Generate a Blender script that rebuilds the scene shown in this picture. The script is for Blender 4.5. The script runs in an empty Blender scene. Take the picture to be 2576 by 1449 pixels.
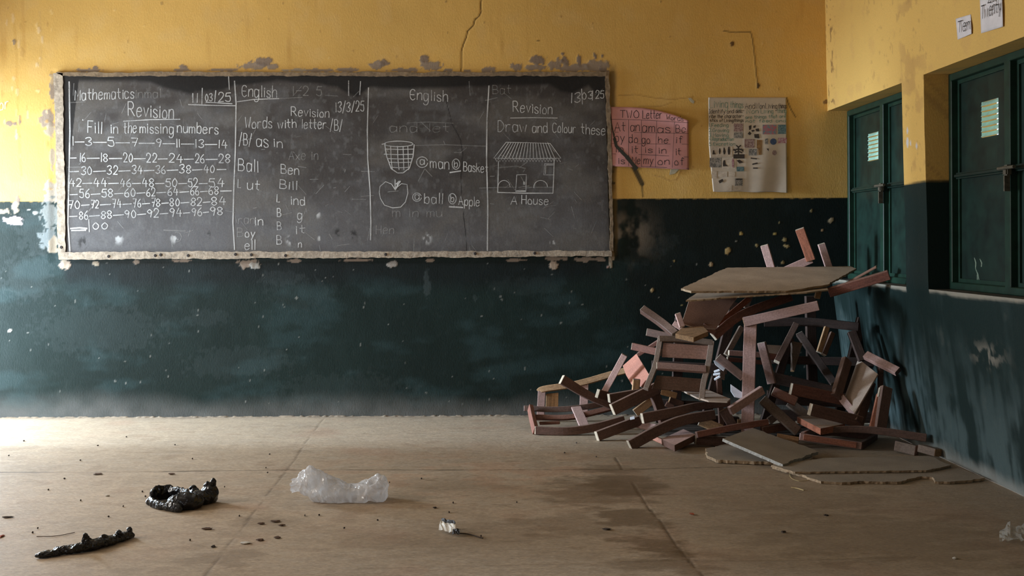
import bpy, bmesh, math, random
import numpy as np
from mathutils import Vector, Matrix

SC = bpy.context.scene
COL = SC.collection

# ------------------------------------------------------------------ camera
F = 2700.0            # focal length in pixels of the 2576x1449 frame
CX, CY = 1215.0, 608.0
H = 1.167             # camera height
D = 7.2               # distance to the blackboard wall
TH = 0.0045           # slight roll
cam = bpy.data.cameras.new('camera')
cam_o = bpy.data.objects.new('camera', cam)
COL.objects.link(cam_o)
cam.sensor_width = 36.0
cam.lens = F / 2576.0 * 36.0
cam.shift_x = (1288 - CX) / 2576.0
cam.shift_y = -(724.5 - CY) / 2576.0
cam.clip_start = 0.05
cam_o.matrix_world = Matrix.Translation((0, 0, H)) @ Matrix.Rotation(math.radians(90), 4, 'X') @ Matrix.Rotation(-TH, 4, 'Z')
SC.camera = cam_o

# ------------------------------------------------------------------ view, world, lamps
SC.view_settings.view_transform = 'Standard'
SC.view_settings.look = 'None'
SC.view_settings.gamma = 1.0
SC.view_settings.use_curve_mapping = False
SC.view_settings.exposure = 0.03
SC.cycles.max_bounces = 8
SC.cycles.diffuse_bounces = 5
SC.cycles.glossy_bounces = 3
SC.cycles.transmission_bounces = 4
SC.cycles.transparent_max_bounces = 12
SC.cycles.sample_clamp_indirect = 4.0
SC.cycles.caustics_reflective = False
SC.cycles.caustics_refractive = False

W = bpy.data.worlds.new('overcast_sky')
SC.world = W
W.use_nodes = True
W.node_tree.nodes['Background'].inputs[0].default_value = (0.80, 0.90, 1.0, 1)
W.node_tree.nodes['Background'].inputs[1].default_value = 1.3

def area(name, loc, target, sx, sy, power, color):
    l = bpy.data.lights.new(name, 'AREA')
    l.shape = 'RECTANGLE'; l.size = sx; l.size_y = sy
    l.energy = power; l.color = color
    o = bpy.data.objects.new(name, l); COL.objects.link(o)
    o.location = loc
    d = Vector(target) - Vector(loc)
    o.rotation_euler = d.to_track_quat('-Z', 'Y').to_euler()
    return o
# daylight in the openings of the left wall (doorway by the far corner, two windows),
# and the bright sunlit yard straight outside the doorway
area('daylight_doorway', (-3.86, 6.65, 1.05), (0.0, 5.2, 0.75), 0.86, 2.05, 200, (0.74, 0.88, 1.0))
area('bright_yard', (-10.0, 6.30, 2.3), (0.0, 6.45, 0.6), 0.7, 1.5, 2100, (0.64, 0.82, 1.0))
area('daylight_window_near', (-3.86, 4.23, 1.55), (1.5, 4.9, 1.5), 1.2, 1.1, 66, (1.0, 0.94, 0.86))
area('daylight_window_far', (-3.86, 1.2, 1.55), (1.5, 3.2, 1.3), 1.25, 1.1, 9, (1.0, 0.94, 0.86))
area('rear_fill', (-1.2, -2.6, 1.6), (-0.6, 5.0, 1.7), 1.8, 1.1, 6, (1.0, 0.94, 0.86))  # added fill lamp set in the unseen rear opening

# ------------------------------------------------------------------ picture -> place
def uv(px, py):
    u, v = px - CX, CY - py
    return u * math.cos(TH) + v * math.sin(TH), -u * math.sin(TH) + v * math.cos(TH)
def P(px, py, Y):
    u, v = uv(px, py)
    return Vector((u * Y / F, Y, H + v * Y / F))
def FL(px, py, z=0.0):
    u, v = uv(px, py)
    Y = F * (z - H) / v
    return Vector((u * Y / F, Y, z))

# ------------------------------------------------------------------ object helpers
def tag(o, label=None, cat=None, group=None, kind=None):
    if label: o['label'] = label
    if cat: o['category'] = cat
    if group: o['group'] = group
    if kind: o['kind'] = kind
    return o
def link(name, me, mats, parent=None, mw=None):
    o = bpy.data.objects.new(name, me); COL.objects.link(o)
    for m in (mats if isinstance(mats, (list, tuple)) else [mats]):
        me.materials.append(m)
    if mw is not None: o.matrix_world = mw
    if parent is not None:
        o.parent = parent
        o.matrix_parent_inverse = Matrix.Identity(4)
        o.matrix_basis = PARW[parent.name].inverted() @ (mw if mw is not None else Matrix.Identity(4))
    PARW[o.name] = mw.copy() if mw is not None else Matrix.Identity(4)
    return o
PARW = {}
def empty(name, loc, label, cat, group=None, kind=None):
    o = bpy.data.objects.new(name, None); COL.objects.link(o)
    o.empty_display_size = 0.1
    o.location = loc
    PARW[o.name] = Matrix.Translation(loc)
    return tag(o, label, cat, group, kind)
def bm_mesh(name, bm):
    me = bpy.data.meshes.new(name); bm.to_mesh(me); bm.free(); return me
def np_mesh(name, verts, faces, smooth=False):
    """verts (n,3) faces (m,4) or (m,3) numpy"""
    me = bpy.data.meshes.new(name)
    verts = np.asarray(verts, dtype=np.float32); faces = np.asarray(faces, dtype=np.int32)
    k = faces.shape[1]
    me.vertices.add(len(verts)); me.vertices.foreach_set('co', verts.ravel())
    me.loops.add(faces.size); me.loops.foreach_set('vertex_index', faces.ravel())
    me.polygons.add(len(faces))
    me.polygons.foreach_set('loop_start', np.arange(0, faces.size, k, dtype=np.int32))
    me.polygons.foreach_set('loop_total', np.full(len(faces), k, dtype=np.int32))
    if smooth: me.polygons.foreach_set('use_smooth', np.ones(len(faces), dtype=bool))
    me.update(calc_edges=True); me.validate()
    return me
def grid_faces(nx, ny, keep=None, base=0, flip=False):
    i, j = np.meshgrid(np.arange(nx - 1), np.arange(ny - 1), indexing='xy')
    a = j * nx + i
    q = np.stack([a, a + 1, a + nx + 1, a + nx], -1)
    if flip: q = q[..., ::-1]
    q = q.reshape(-1, 4)
    if keep is not None: q = q[keep.ravel()]
    return q + base
def set_col(me, name, rgba):
    at = me.color_attributes.new(name, 'FLOAT_COLOR', 'POINT')
    at.data.foreach_set('color', np.asarray(rgba, dtype=np.float32).ravel())

# ------------------------------------------------------------------ numpy noise
RS = np.random.RandomState(7)
def vnoise(x, y, seed):
    """smooth value noise on arbitrary coordinates"""
    r = np.random.RandomState(seed); T = r.rand(256, 256)
    xi = np.floor(x).astype(int); yi = np.floor(y).astype(int)
    fx = x - xi; fy = y - yi
    fx = fx * fx * (3 - 2 * fx); fy = fy * fy * (3 - 2 * fy)
    a = T[yi % 256, xi % 256]; b = T[yi % 256, (xi + 1) % 256]
    c = T[(yi + 1) % 256, xi % 256]; d = T[(yi + 1) % 256, (xi + 1) % 256]
    return (a * (1 - fx) + b * fx) * (1 - fy) + (c * (1 - fx) + d * fx) * fy
def fbm(x, y, seed, oct=4, gain=0.5):
    s = 0; a = 1; t = 0
    for k in range(oct):
        s = s + a * vnoise(x * 2 ** k + 17.3 * k, y * 2 ** k + 9.1 * k, seed + k); t += a; a *= gain
    return s / t
def sstep(a, b, x):
    t = np.clip((x - a) / (b - a), 0, 1); return t * t * (3 - 2 * t)
def mix(c, col, m):
    return c * (1 - m[..., None]) + np.asarray(col) * m[..., None]
def seg_dist(X, Y, pts):
    d = np.full(X.shape, 1e9)
    for (x0, y0), (x1, y1) in zip(pts[:-1], pts[1:]):
        dx, dy = x1 - x0, y1 - y0; L = dx * dx + dy * dy + 1e-12
        t = np.clip(((X - x0) * dx + (Y - y0) * dy) / L, 0, 1)
        d = np.minimum(d, np.hypot(X - x0 - t * dx, Y - y0 - t * dy))
    return d

# ------------------------------------------------------------------ materials
def mat(name):
    m = bpy.data.materials.new(name); m.use_nodes = True
    nt = m.node_tree; b = nt.nodes['Principled BSDF']
    return m, nt, b
def N(nt, t, **kw):
    n = nt.nodes.new(t)
    for k, v in kw.items():
        if k.startswith('i_'):
            key = k[2:]; key = int(key) if key.isdigit() else key.replace('_', ' ')
            n.inputs[key].default_value = v
        else: setattr(n, k, v)
    return n
def L(nt, a, ao, b, bi): nt.links.new(a.outputs[ao], b.inputs[bi])
def mixrgb(nt, fac, a, b, blend='MIX'):
    n = nt.nodes.new('ShaderNodeMix'); n.data_type = 'RGBA'; n.blend_type = blend
    for i, v in ((0, fac), (6, a), (7, b)):
        if isinstance(v, tuple) and len(v) == 2 and hasattr(v[0], 'outputs'): nt.links.new(v[0].outputs[v[1]], n.inputs[i])
        elif isinstance(v, tuple): n.inputs[i].default_value = (*v[:3], 1)
        else: n.inputs[i].default_value = v
    return n
def ramp(nt, src, stops):
    r = nt.nodes.new('ShaderNodeValToRGB'); e = r.color_ramp.elements
    e[0].position, e[0].color = stops[0][0], (*stops[0][1], 1)
    e[1].position, e[1].color = stops[-1][0], (*stops[-1][1], 1)
    for p_, c_ in stops[1:-1]:
        k = e.new(p_); k.color = (*c_, 1)
    nt.links.new(src[0].outputs[src[1]], r.inputs[0]); return r

def attr_mat(name, rough=0.6, rough2=None, spec=0.4, bump=0.4, bscale=60, bdist=0.004, speck=0.12, sscale=220, stretch=(1, 1, 1)):
    """colour from the mesh's own 'paint' attribute, with fine grain and surface relief from noise"""
    m, nt, b = mat(name)
    at = N(nt, 'ShaderNodeVertexColor', layer_name='paint')
    tc = N(nt, 'ShaderNodeTexCoord')
    mp = N(nt, 'ShaderNodeMapping'); mp.inputs['Scale'].default_value = stretch
    L(nt, tc, 'Object', mp, 0)
    n1 = N(nt, 'ShaderNodeTexNoise', i_Scale=sscale, i_Detail=4.0, i_Roughness=0.7); L(nt, mp, 0, n1, 'Vector')
    g = ramp(nt, (n1, 0), [(0.3, (1 - speck,) * 3), (0.7, (1 + speck,) * 3)])
    mx = mixrgb(nt, 1.0, (at, 0), (g, 0), 'MULTIPLY'); L(nt, mx, 2, b, 'Base Color')
    n2 = N(nt, 'ShaderNodeTexNoise', i_Scale=bscale, i_Detail=6.0, i_Roughness=0.6); L(nt, mp, 0, n2, 'Vector')
    bp = N(nt, 'ShaderNodeBump', i_Strength=bump, i_Distance=bdist); L(nt, n2, 0, bp, 'Height'); L(nt, bp, 0, b, 'Normal')
    if rough2 is None: b.inputs['Roughness'].default_value = rough
    else:      # alpha channel of the paint attribute: 1 = enamel sheen, 0 = matt
        mr = N(nt, 'ShaderNodeMapRange'); L(nt, at, 1, mr, 0)
        mr.inputs[3].default_value = rough; mr.inputs[4].default_value = rough2; L(nt, mr, 0, b, 'Roughness')
    b.inputs['Specular IOR Level'].default_value = spec
    return m

def plain(name, c, rough=0.6, var=0.15, scale=25, bump=0.15, spec=0.4, metal=0.0):
    m, nt, b = mat(name)
    tc = N(nt, 'ShaderNodeTexCoord')
    n1 = N(nt, 'ShaderNodeTexNoise', i_Scale=scale, i_Detail=5.0, i_Roughness=0.65); L(nt, tc, 'Object', n1, 'Vector')
    g = ramp(nt, (n1, 0), [(0.3, tuple(x * (1 - var) for x in c)), (0.7, tuple(min(1, x * (1 + var)) for x in c))])
    L(nt, g, 0, b, 'Base Color')
    bp = N(nt, 'ShaderNodeBump', i_Strength=bump, i_Distance=0.003); L(nt, n1, 0, bp, 'Height'); L(nt, bp, 0, b, 'Normal')
    b.inputs['Roughness'].default_value = rough; b.inputs['Specular IOR Level'].default_value = spec; b.inputs['Metallic'].default_value = metal
    return m

def wood(name, c, dust=(0.25, 0.17, 0.13), dustamt=0.55, rough=0.6, var=0.5):
    """varnished timber: grain along local X, dust lying on what faces up"""
    m, nt, b = mat(name)
    tc = N(nt, 'ShaderNodeTexCoord'); mp = N(nt, 'ShaderNodeMapping'); mp.inputs['Scale'].default_value = (4, 45, 45)
    oi = N(nt, 'ShaderNodeObjectInfo')
    ad = N(nt, 'ShaderNodeVectorMath', operation='ADD'); L(nt, tc, 'Object', ad, 0); L(nt, oi, 'Random', ad, 1)
    L(nt, ad, 0, mp, 0)
    n1 = N(nt, 'ShaderNodeTexNoise', i_Scale=2.2, i_Detail=6.0, i_Roughness=0.7, i_Distortion=0.6); L(nt, mp, 0, n1, 'Vector')
    g = ramp(nt, (n1, 0), [(0.28, tuple(x * (1 - var) for x in c)), (0.5, c), (0.75, tuple(min(1, x * (1 + var)) for x in c))])
    hs = N(nt, 'ShaderNodeHueSaturation'); L(nt, g, 0, hs, 'Color')
    mr = N(nt, 'ShaderNodeMapRange'); mr.inputs[3].default_value = 0.75; mr.inputs[4].default_value = 1.3; L(nt, oi, 'Random', mr, 0); L(nt, mr, 0, hs, 'Value')
    n2 = N(nt, 'ShaderNodeTexNoise', i_Scale=14.0, i_Detail=5.0, i_Roughness=0.7); L(nt, ad, 0, n2, 'Vector')
    ge = N(nt, 'ShaderNodeNewGeometry'); sx = N(nt, 'ShaderNodeSeparateXYZ'); L(nt, ge, 'Normal', sx, 0)
    m1 = N(nt, 'ShaderNodeMapRange', interpolation_type='SMOOTHSTEP'); L(nt, sx, 2, m1, 0); m1.inputs[1].default_value = -0.2; m1.inputs[2].default_value = 0.85
    m1.inputs[3].default_value = 0.26
    m2 = N(nt, 'ShaderNodeMapRange'); L(nt, n2, 0, m2, 0); m2.inputs[1].default_value = 0.25; m2.inputs[2].default_value = 0.7; m2.inputs[3].default_value = 0.45
    mu = N(nt, 'ShaderNodeMath', operation='MULTIPLY'); L(nt, m1, 0, mu, 0); L(nt, m2, 0, mu, 1)
    mu2 = N(nt, 'ShaderNodeMath', operation='MULTIPLY'); L(nt, mu, 0, mu2, 0); mu2.inputs[1].default_value = dustamt
    mx = mixrgb(nt, (mu2, 0), (hs, 0), dust); L(nt, mx, 2, b, 'Base Color')
    n3 = N(nt, 'ShaderNodeTexNoise', i_Scale=110.0, i_Detail=4.0, i_Roughness=0.75); L(nt, ad, 0, n3, 'Vector')
    g3 = ramp(nt, (n3, 0), [(0.3, (0.72, 0.72, 0.72)), (0.7, (1.25, 1.25, 1.25))])
    mz = mixrgb(nt, 1.0, (mx, 2), (g3, 0), 'MULTIPLY'); L(nt, mz, 2, b, 'Base Color')
    bp = N(nt, 'ShaderNodeBump', i_Strength=0.3, i_Distance=0.002); L(nt, n1, 0, bp, 'Height'); L(nt, bp, 0, b, 'Normal')
    b.inputs['Roughness'].default_value = rough; b.inputs['Specular IOR Level'].default_value = 0.25
    return m
# ------------------------------------------------------------------ palette of the paint
YEL = np.array((0.62, 0.375, 0.105)); GRN = np.array((0.0075, 0.0170, 0.0152)); CEM = np.array((0.27, 0.22, 0.18))
M_WALL = attr_mat('painted_plaster', rough=0.8, rough2=0.45, spec=0.22, bump=0.24, bscale=95, bdist=0.005, speck=0.10, sscale=260, stretch=(1, 1, 0.55))
M_FLOOR = attr_mat('concrete_floor', rough=0.62, spec=0.35, bump=0.6, bscale=70, bdist=0.006, speck=0.32, sscale=110, stretch=(0.5, 2.0, 1))

def to_px(X, Z):           # picture position of a point of the blackboard wall
    s = F / D; u, v = X * s, (Z - H) * s
    return CX + u * math.cos(TH) - v * math.sin(TH), CY - (u * math.sin(TH) + v * math.cos(TH))

# ------------------------------------------------------------------ wall with the blackboard
def build_back_wall():
    xs = np.arange(-3.72, 2.67, 0.0075); zs = np.arange(0.0, 3.16, 0.0075)
    X, Z = np.meshgrid(xs, zs); px, py = to_px(X, Z)
    n1 = fbm(X * 1.3, Z * 1.3, 11, 5); n2 = fbm(X * 9, Z * 9, 12, 4); n3 = fbm(X * 38, Z * 38, 13, 3)
    streak = fbm(X * 14, Z * 1.6, 14, 4)
    c = np.broadcast_to(YEL, X.shape + (3,)).copy()
    c *= (0.84 + 0.32 * n1)[..., None]
    c = mix(c, (0.62, 0.40, 0.15), 0.35 * sstep(0.5, 0.75, n2))
    c = mix(c, (0.42, 0.22, 0.05), 0.5 * sstep(0.62, 0.85, streak) * sstep(1.6, 2.6, Z))
    sheen = np.full(X.shape, 0.25)
    # green enamel dado
    wob = (n3 - 0.5) * 2.2
    gm = sstep(-0.9, 0.9, py - 502.0 + 0.0045 * (px - CX) * 1.0 + wob)
    g = np.broadcast_to(GRN, X.shape + (3,)).copy() * (0.7 + 0.6 * fbm(X * 2.1, Z * 2.1, 21, 5))[..., None]
    brush = fbm(X * 3 + Z * 2, Z * 7 - X, 22, 5)
    g = mix(g, (0.019, 0.039, 0.040), 0.75 * sstep(0.52, 0.74, brush))
    fine = fbm(X * 30, Z * 24, 23, 3)
    g = mix(g, (0.04, 0.055, 0.053), 0.12 * sstep(0.68, 0.82, fine))
    # the old black coat below and beside the board
    band = sstep(-1, 25, py - 640) * (1 - sstep(-26, 26, py - 715 + 60 * (fbm(X * 1.1, Z * .4, 31, 3) - .5))) * sstep(150, 175, px) * (1 - sstep(1500, 1545, px))
    g = mix(g, (0.005, 0.007, 0.008), 0.72 * band)
    rb = sstep(1540, 1620, px + 90 * (n2 - .5)) * (1 - sstep(830, 960, py))
    g = mix(g, (0.005, 0.008, 0.0075), 0.8 * rb)
    # grey-brown mould by the right edge of the board
    mo = np.exp(-(((px - 1580) / 55) ** 2 + ((py - 590) / 55) ** 2)) * sstep(0.42, 0.66, fbm(X * 11, Z * 9, 33, 4))
    g = mix(g, (0.21, 0.17, 0.13), 0.95 * mo)
    oc = (1 - sstep(3, 9, np.abs(px - 1547 + 8 * (n2 - .5)))) * (1 - sstep(630, 660, py)) * sstep(0.35, 0.6, streak)
    g = mix(g, (0.20, 0.13, 0.04), 0.7 * oc)
    # lime dust rising from the floor
    dust = 1 - sstep(0.0, 0.10 + 0.16 * fbm(X * 2.2, X * 0 + 3, 41, 4), Z)
    g = mix(g, (0.16, 0.155, 0.145), 0.75 * dust * (0.45 + 0.75 * n2))
    c = c * (1 - gm[..., None]) + g * gm[..., None]
    sheen = sheen * (1 - gm) + gm * (0.95 - 0.7 * dust)
    relief = 0.004 * (n1 - .5) + 0.0035 * (fbm(X * 5, Z * 5, 51, 4) - .5)
    def spot(x, y, rx, ry, col, a=1.0, rough=0.9, seed=0, depth=0.002):
        nonlocal c, sheen, relief
        s = (px > x - 2.2 * rx - 6) & (px < x + 2.2 * rx + 6) & (py > y - 2.2 * ry - 6) & (py < y + 2.2 * ry + 6)
        jj, ii = np.where(s)
        if len(jj) == 0: return
        sl = (slice(jj.min(), jj.max() + 1), slice(ii.min(), ii.max() + 1))
        d = np.hypot((px[sl] - x) / rx, (py[sl] - y) / ry) + rough * (fbm(px[sl] / 9 + seed, py[sl] / 9, 61 + seed % 17, 3) - .5) * 1.6
        m = a * (1 - sstep(0.86, 1.05, d))
        c[sl] = mix(c[sl], col, m); sheen[sl] *= (1 - m); relief[sl] += depth * m
    def line(pts, w, col, a=1.0, depth=0.002):
        nonlocal c, relief
        xs_ = [p[0] for p in pts]; ys_ = [p[1] for p in pts]
        s = (px > min(xs_) - 15) & (px < max(xs_) + 15) & (py > min(ys_) - 15) & (py < max(ys_) + 15)
        jj, ii = np.where(s); sl = (slice(jj.min(), jj.max() + 1), slice(ii.min(), ii.max() + 1))
        d = seg_dist(px[sl], py[sl], pts)
        m = a * (1 - sstep(w * 0.35, w * 0.5 + 1.5, d)); c[sl] = mix(c[sl], col, m); relief[sl] += depth * m
    G1, G2, G3 = (0.26, 0.20, 0.155), (0.20, 0.15, 0.12), (0.34, 0.28, 0.21)
    k = 0
    for x, y, rx, ry, col in [
        # broken plaster above the board
        (1066, 150, 11, 12, G2), (1082, 165, 26, 11, G1), (1128, 177, 14, 6, G1), (1175, 178, 10, 5, G1), (1228, 176, 20, 8, G1), (1300, 168, 16, 9, G1),
        (1352, 152, 20, 12, G2), (1345, 170, 32, 7, G1), (1398, 163, 18, 15, G1), (1420, 155, 10, 14, G2), (1440, 172, 40, 9, G1), (1457, 154, 6, 15, G2),
        (1502, 165, 26, 18, G1), (1520, 182, 14, 14, G2), (1415, 136, 3, 4, G2), (1455, 141, 3, 5, G2), (1497, 141, 5, 8, G2), (1515, 140, 3, 4, G2),
        (950, 164, 18, 10, G1), (965, 158, 12, 9, G2), (640, 166, 34, 9, G1), (662, 156, 24, 12, G2), (686, 168, 16, 8, G1), (460, 168, 9, 5, G2), (455, 176, 26, 5, G1),
        (240, 170, 8, 6, G2), (225, 178, 34, 5, G1), (560, 176, 40, 4, G1), (800, 177, 50, 4, G1), (880, 176, 30, 5, G1), (1020, 176, 40, 5, G1), (740, 177, 30, 4, G3),
        # beside the board on the left
        (119, 298, 17, 22, G1), (132, 225, 8, 34, G1), (126, 330, 12, 20, G3), (24, 308, 12, 8, G2), (38, 312, 5, 4, G2), (36, 107, 5, 6, G2), (49, 302, 3, 14, G2), (50, 344, 2, 5, G2),
        (132, 400, 6, 30, G3), (128, 480, 16, 30, (0.36, 0.32, 0.27)), (126, 540, 22, 42, (0.20, 0.21, 0.20)), (120, 600, 20, 30, (0.17, 0.19, 0.19)), (134, 620, 12, 22, G3),
        (10, 532, 24, 6, G3), (40, 520, 9, 16, G3), (46, 503, 5, 10, G2), (33, 555, 22, 9, (0.62, 0.50, 0.52)), (45, 562, 10, 5, (0.6, 0.5, 0.5)), (90, 535, 6, 4, (0.4, 0.4, 0.38)), (72, 528, 4, 2, (0.4, 0.4, 0.38)),
        (24, 832, 6, 4, (0.35, 0.33, 0.3)),
        # below the board
        (163, 668, 14, 12, (0.40, 0.31, 0.24)), (161, 655, 4, 14, G3), (240, 662, 9, 6, G3), (345, 660, 10, 6, G1), (620, 662, 26, 12, G1), (640, 668, 16, 9, (0.33, 0.31, 0.28)), (985, 665, 11, 8, (0.3, 0.27, 0.24)),
        (1080, 655, 12, 5, G1), (1393, 668, 12, 10, (0.36, 0.27, 0.2)), (1400, 650, 26, 6, G1), (1480, 652, 40, 6, G1), (1300, 654, 26, 4, G1), (900, 655, 40, 4, G1), (460, 656, 30, 4, G1), (740, 656, 20, 5, G1),
        (1536, 655, 5, 18, G3), (1530, 672, 4, 4, (0.36, 0.22, 0.18)),
        # knocks in the green that show the yellow coat
        (1864, 588, 5, 6, (0.42, 0.29, 0.10)), (1830, 632, 6, 8, (0.42, 0.29, 0.12)), (1788, 665, 5, 5, (0.40, 0.28, 0.16)), (1640, 730, 4, 5, (0.40, 0.28, 0.14)), (1696, 656, 3, 3, (0.36, 0.25, 0.1)),
        (1715, 768, 3, 4, (0.3, 0.24, 0.1)), (1949, 588, 4, 3, (0.4, 0.3, 0.1)), (1905, 617, 4, 5, (0.38, 0.3, 0.14)), (1974, 603, 4, 5, (0.34, 0.26, 0.12)), (1978, 619, 8, 4, (0.42, 0.32, 0.15)),
        (2091, 553, 7, 7, (0.36, 0.28, 0.17)), (2069, 579, 3, 4, (0.34, 0.22, 0.12)), (1969, 660, 4, 5, (0.3, 0.22, 0.1)), (1852, 607, 4, 4, (0.2, 0.2, 0.16)), (2040, 530, 3, 3, (0.3, 0.24, 0.12)), (1790, 705, 3, 3, (0.2, 0.18, 0.14)), (1960, 560, 2, 3, (.3, .25, .12)),
        (1842, 112, 5, 7, (0.10, 0.05, 0.02)), (1906, 214, 4, 6, (0.06, 0.035, 0.02)), (2076, 255, 9, 7, (0.2, 0.11, 0.04)), (1353, 103, 4, 1.5, (0.2, 0.12, 0.04)), (1120, 4, 6, 2, (0.2, 0.12, 0.05))]:
        spot(x, y, rx, ry, col, 0.95, seed=k); k += 1
    # pale scuffs in the enamel
    for x, y, rx, ry, a in [(1074, 715, 9, 34, .30), (1195, 750, 5, 8, .25), (600, 910, 130, 40, .10), (250, 830, 160, 60, .10), (520, 800, 60, 22, .10), (70, 690, 70, 60, .14), (100, 580, 60, 60, .16), (760, 740, 90, 40, .08), (870, 980, 160, 40, .10),
                            (1620, 640, 50, 24, .12), (1680, 610, 30, 20, .10), (1320, 720, 90, 24, .07), (700, 700, 60, 18, .10)]:
        spot(x, y, rx, ry, (0.13, 0.16, 0.165), a * .5, seed=k, rough=.8, depth=0); k += 1
    rr = random.Random(5)
    for _ in range(150):
        x = rr.uniform(0, 2120); y = rr.uniform(660, 1020); spot(x, y, rr.uniform(.8, 2.2), rr.uniform(1, 3.5), (0.2, 0.2, 0.18), rr.uniform(.4, .9), seed=k, depth=0.0005); k += 1
    for _ in range(110):
        x = rr.uniform(0, 2070); y = rr.uniform(0, 480); spot(x, y, rr.uniform(.8, 2.6), rr.uniform(.8, 4.5), rr.choice([(0.30, 0.17, 0.05), (0.7, 0.48, 0.2), (0.25, 0.15, 0.06)]), rr.uniform(.3, .8), seed=k, depth=0.002); k += 1
    for _ in range(40):
        x = rr.uniform(0, 140); y = rr.uniform(20, 480); spot(x, y, rr.uniform(1, 5), rr.uniform(3, 14), rr.choice([(0.74, 0.52, 0.24), (0.45, 0.26, 0.08), (0.68, 0.5, 0.3)]), rr.uniform(.3, .7), seed=k, depth=0.002); k += 1
    # crack, damp trails, hanging thread mark and the dark smear by the pink chart
    line([(1211, -30), (1211, 0), (1209, 14), (1211, 28), (1206, 40), (1195, 49), (1191, 64), (1176, 79), (1174, 92), (1166, 111), (1161, 128), (1161, 149), (1161, 171), (1155, 192)], 1.4, (0.07, 0.035, 0.012), 0.95, -0.004)
    line([(36, 60), (38, 95), (41, 130), (43, 200), (45, 290), (50, 380), (54, 440)], 6, (0.45, 0.25, 0.05), 0.35, 0)
    line([(100, 30), (104, 90), (103, 170)], 3, (0.45, 0.28, 0.1), 0.3, 0)
    line([(1820, 78), (1850, 82), (1888, 80), (1893, 100), (1897, 130), (1903, 190), (1906, 212)], 1.6, (0.10, 0.055, 0.02), 0.8)
    line([(1978, 246), (1984, 262), (1990, 276), (2001, 295)], 1.3, (0.07, 0.045, 0.02), 0.9)
    line([(1556, 240), (1600, 238), (1640, 246), (1690, 251), (1742, 244)], 1.2, (0.33, 0.18, 0.05), 0.6)
    line([(1606, 267), (1660, 268), (1690, 258)], 1.0, (0.33, 0.18, 0.05), 0.5)
    line([(1640, 440), (1660, 445), (1684, 455), (1700, 452), (1712, 430)], 1.0, (0.36, 0.2, 0.07), 0.5)
    sm = [(1534, 285), (1538, 312), (1543, 345), (1550, 368), (1566, 384), (1582, 400), (1596, 424), (1606, 444), (1615, 462), (1617, 494)]
    line(sm[:4], 6, (0.035, 0.03, 0.02), 0.9, 0); line(sm[3:9], 13, (0.035, 0.03, 0.02), 0.9, 0); line(sm[8:], 4, (0.05, 0.04, 0.02), 0.7, 0)
    spot(1540, 460, 6, 5, (0.05, 0.04, 0.02), 1, seed=900); spot(1542, 432, 3, 4, (0.1, 0.06, 0.02), .8, seed=901)
    edge = (1 - sstep(1, 14, np.abs(px - 1541) + 10 * (n2 - .5))) * sstep(150, 190, py) * (1 - sstep(470, 500, py))
    c = mix(c, (0.14, 0.10, 0.055), 0.75 * edge)
    # the plaster behind the blackboard lies flat and a little back
    bx = sstep(120, 140, px) * (1 - sstep(1545, 1565, px)) * sstep(172, 180, py) * (1 - sstep(655, 665, py))
    relief = relief * (1 - bx) - .004 * bx
    V = np.stack([X, D - relief, Z], -1).reshape(-1, 3)
    me = np_mesh('wall_back', V, grid_faces(len(xs), len(zs)), True)
    set_col(me, 'paint', np.concatenate([np.clip(c, 0.003, 0.95), sheen[..., None]], -1).reshape(-1, 4))
    return tag(link('wall_back', me, M_WALL), kind='structure')
wall_back = build_back_wall()

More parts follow.
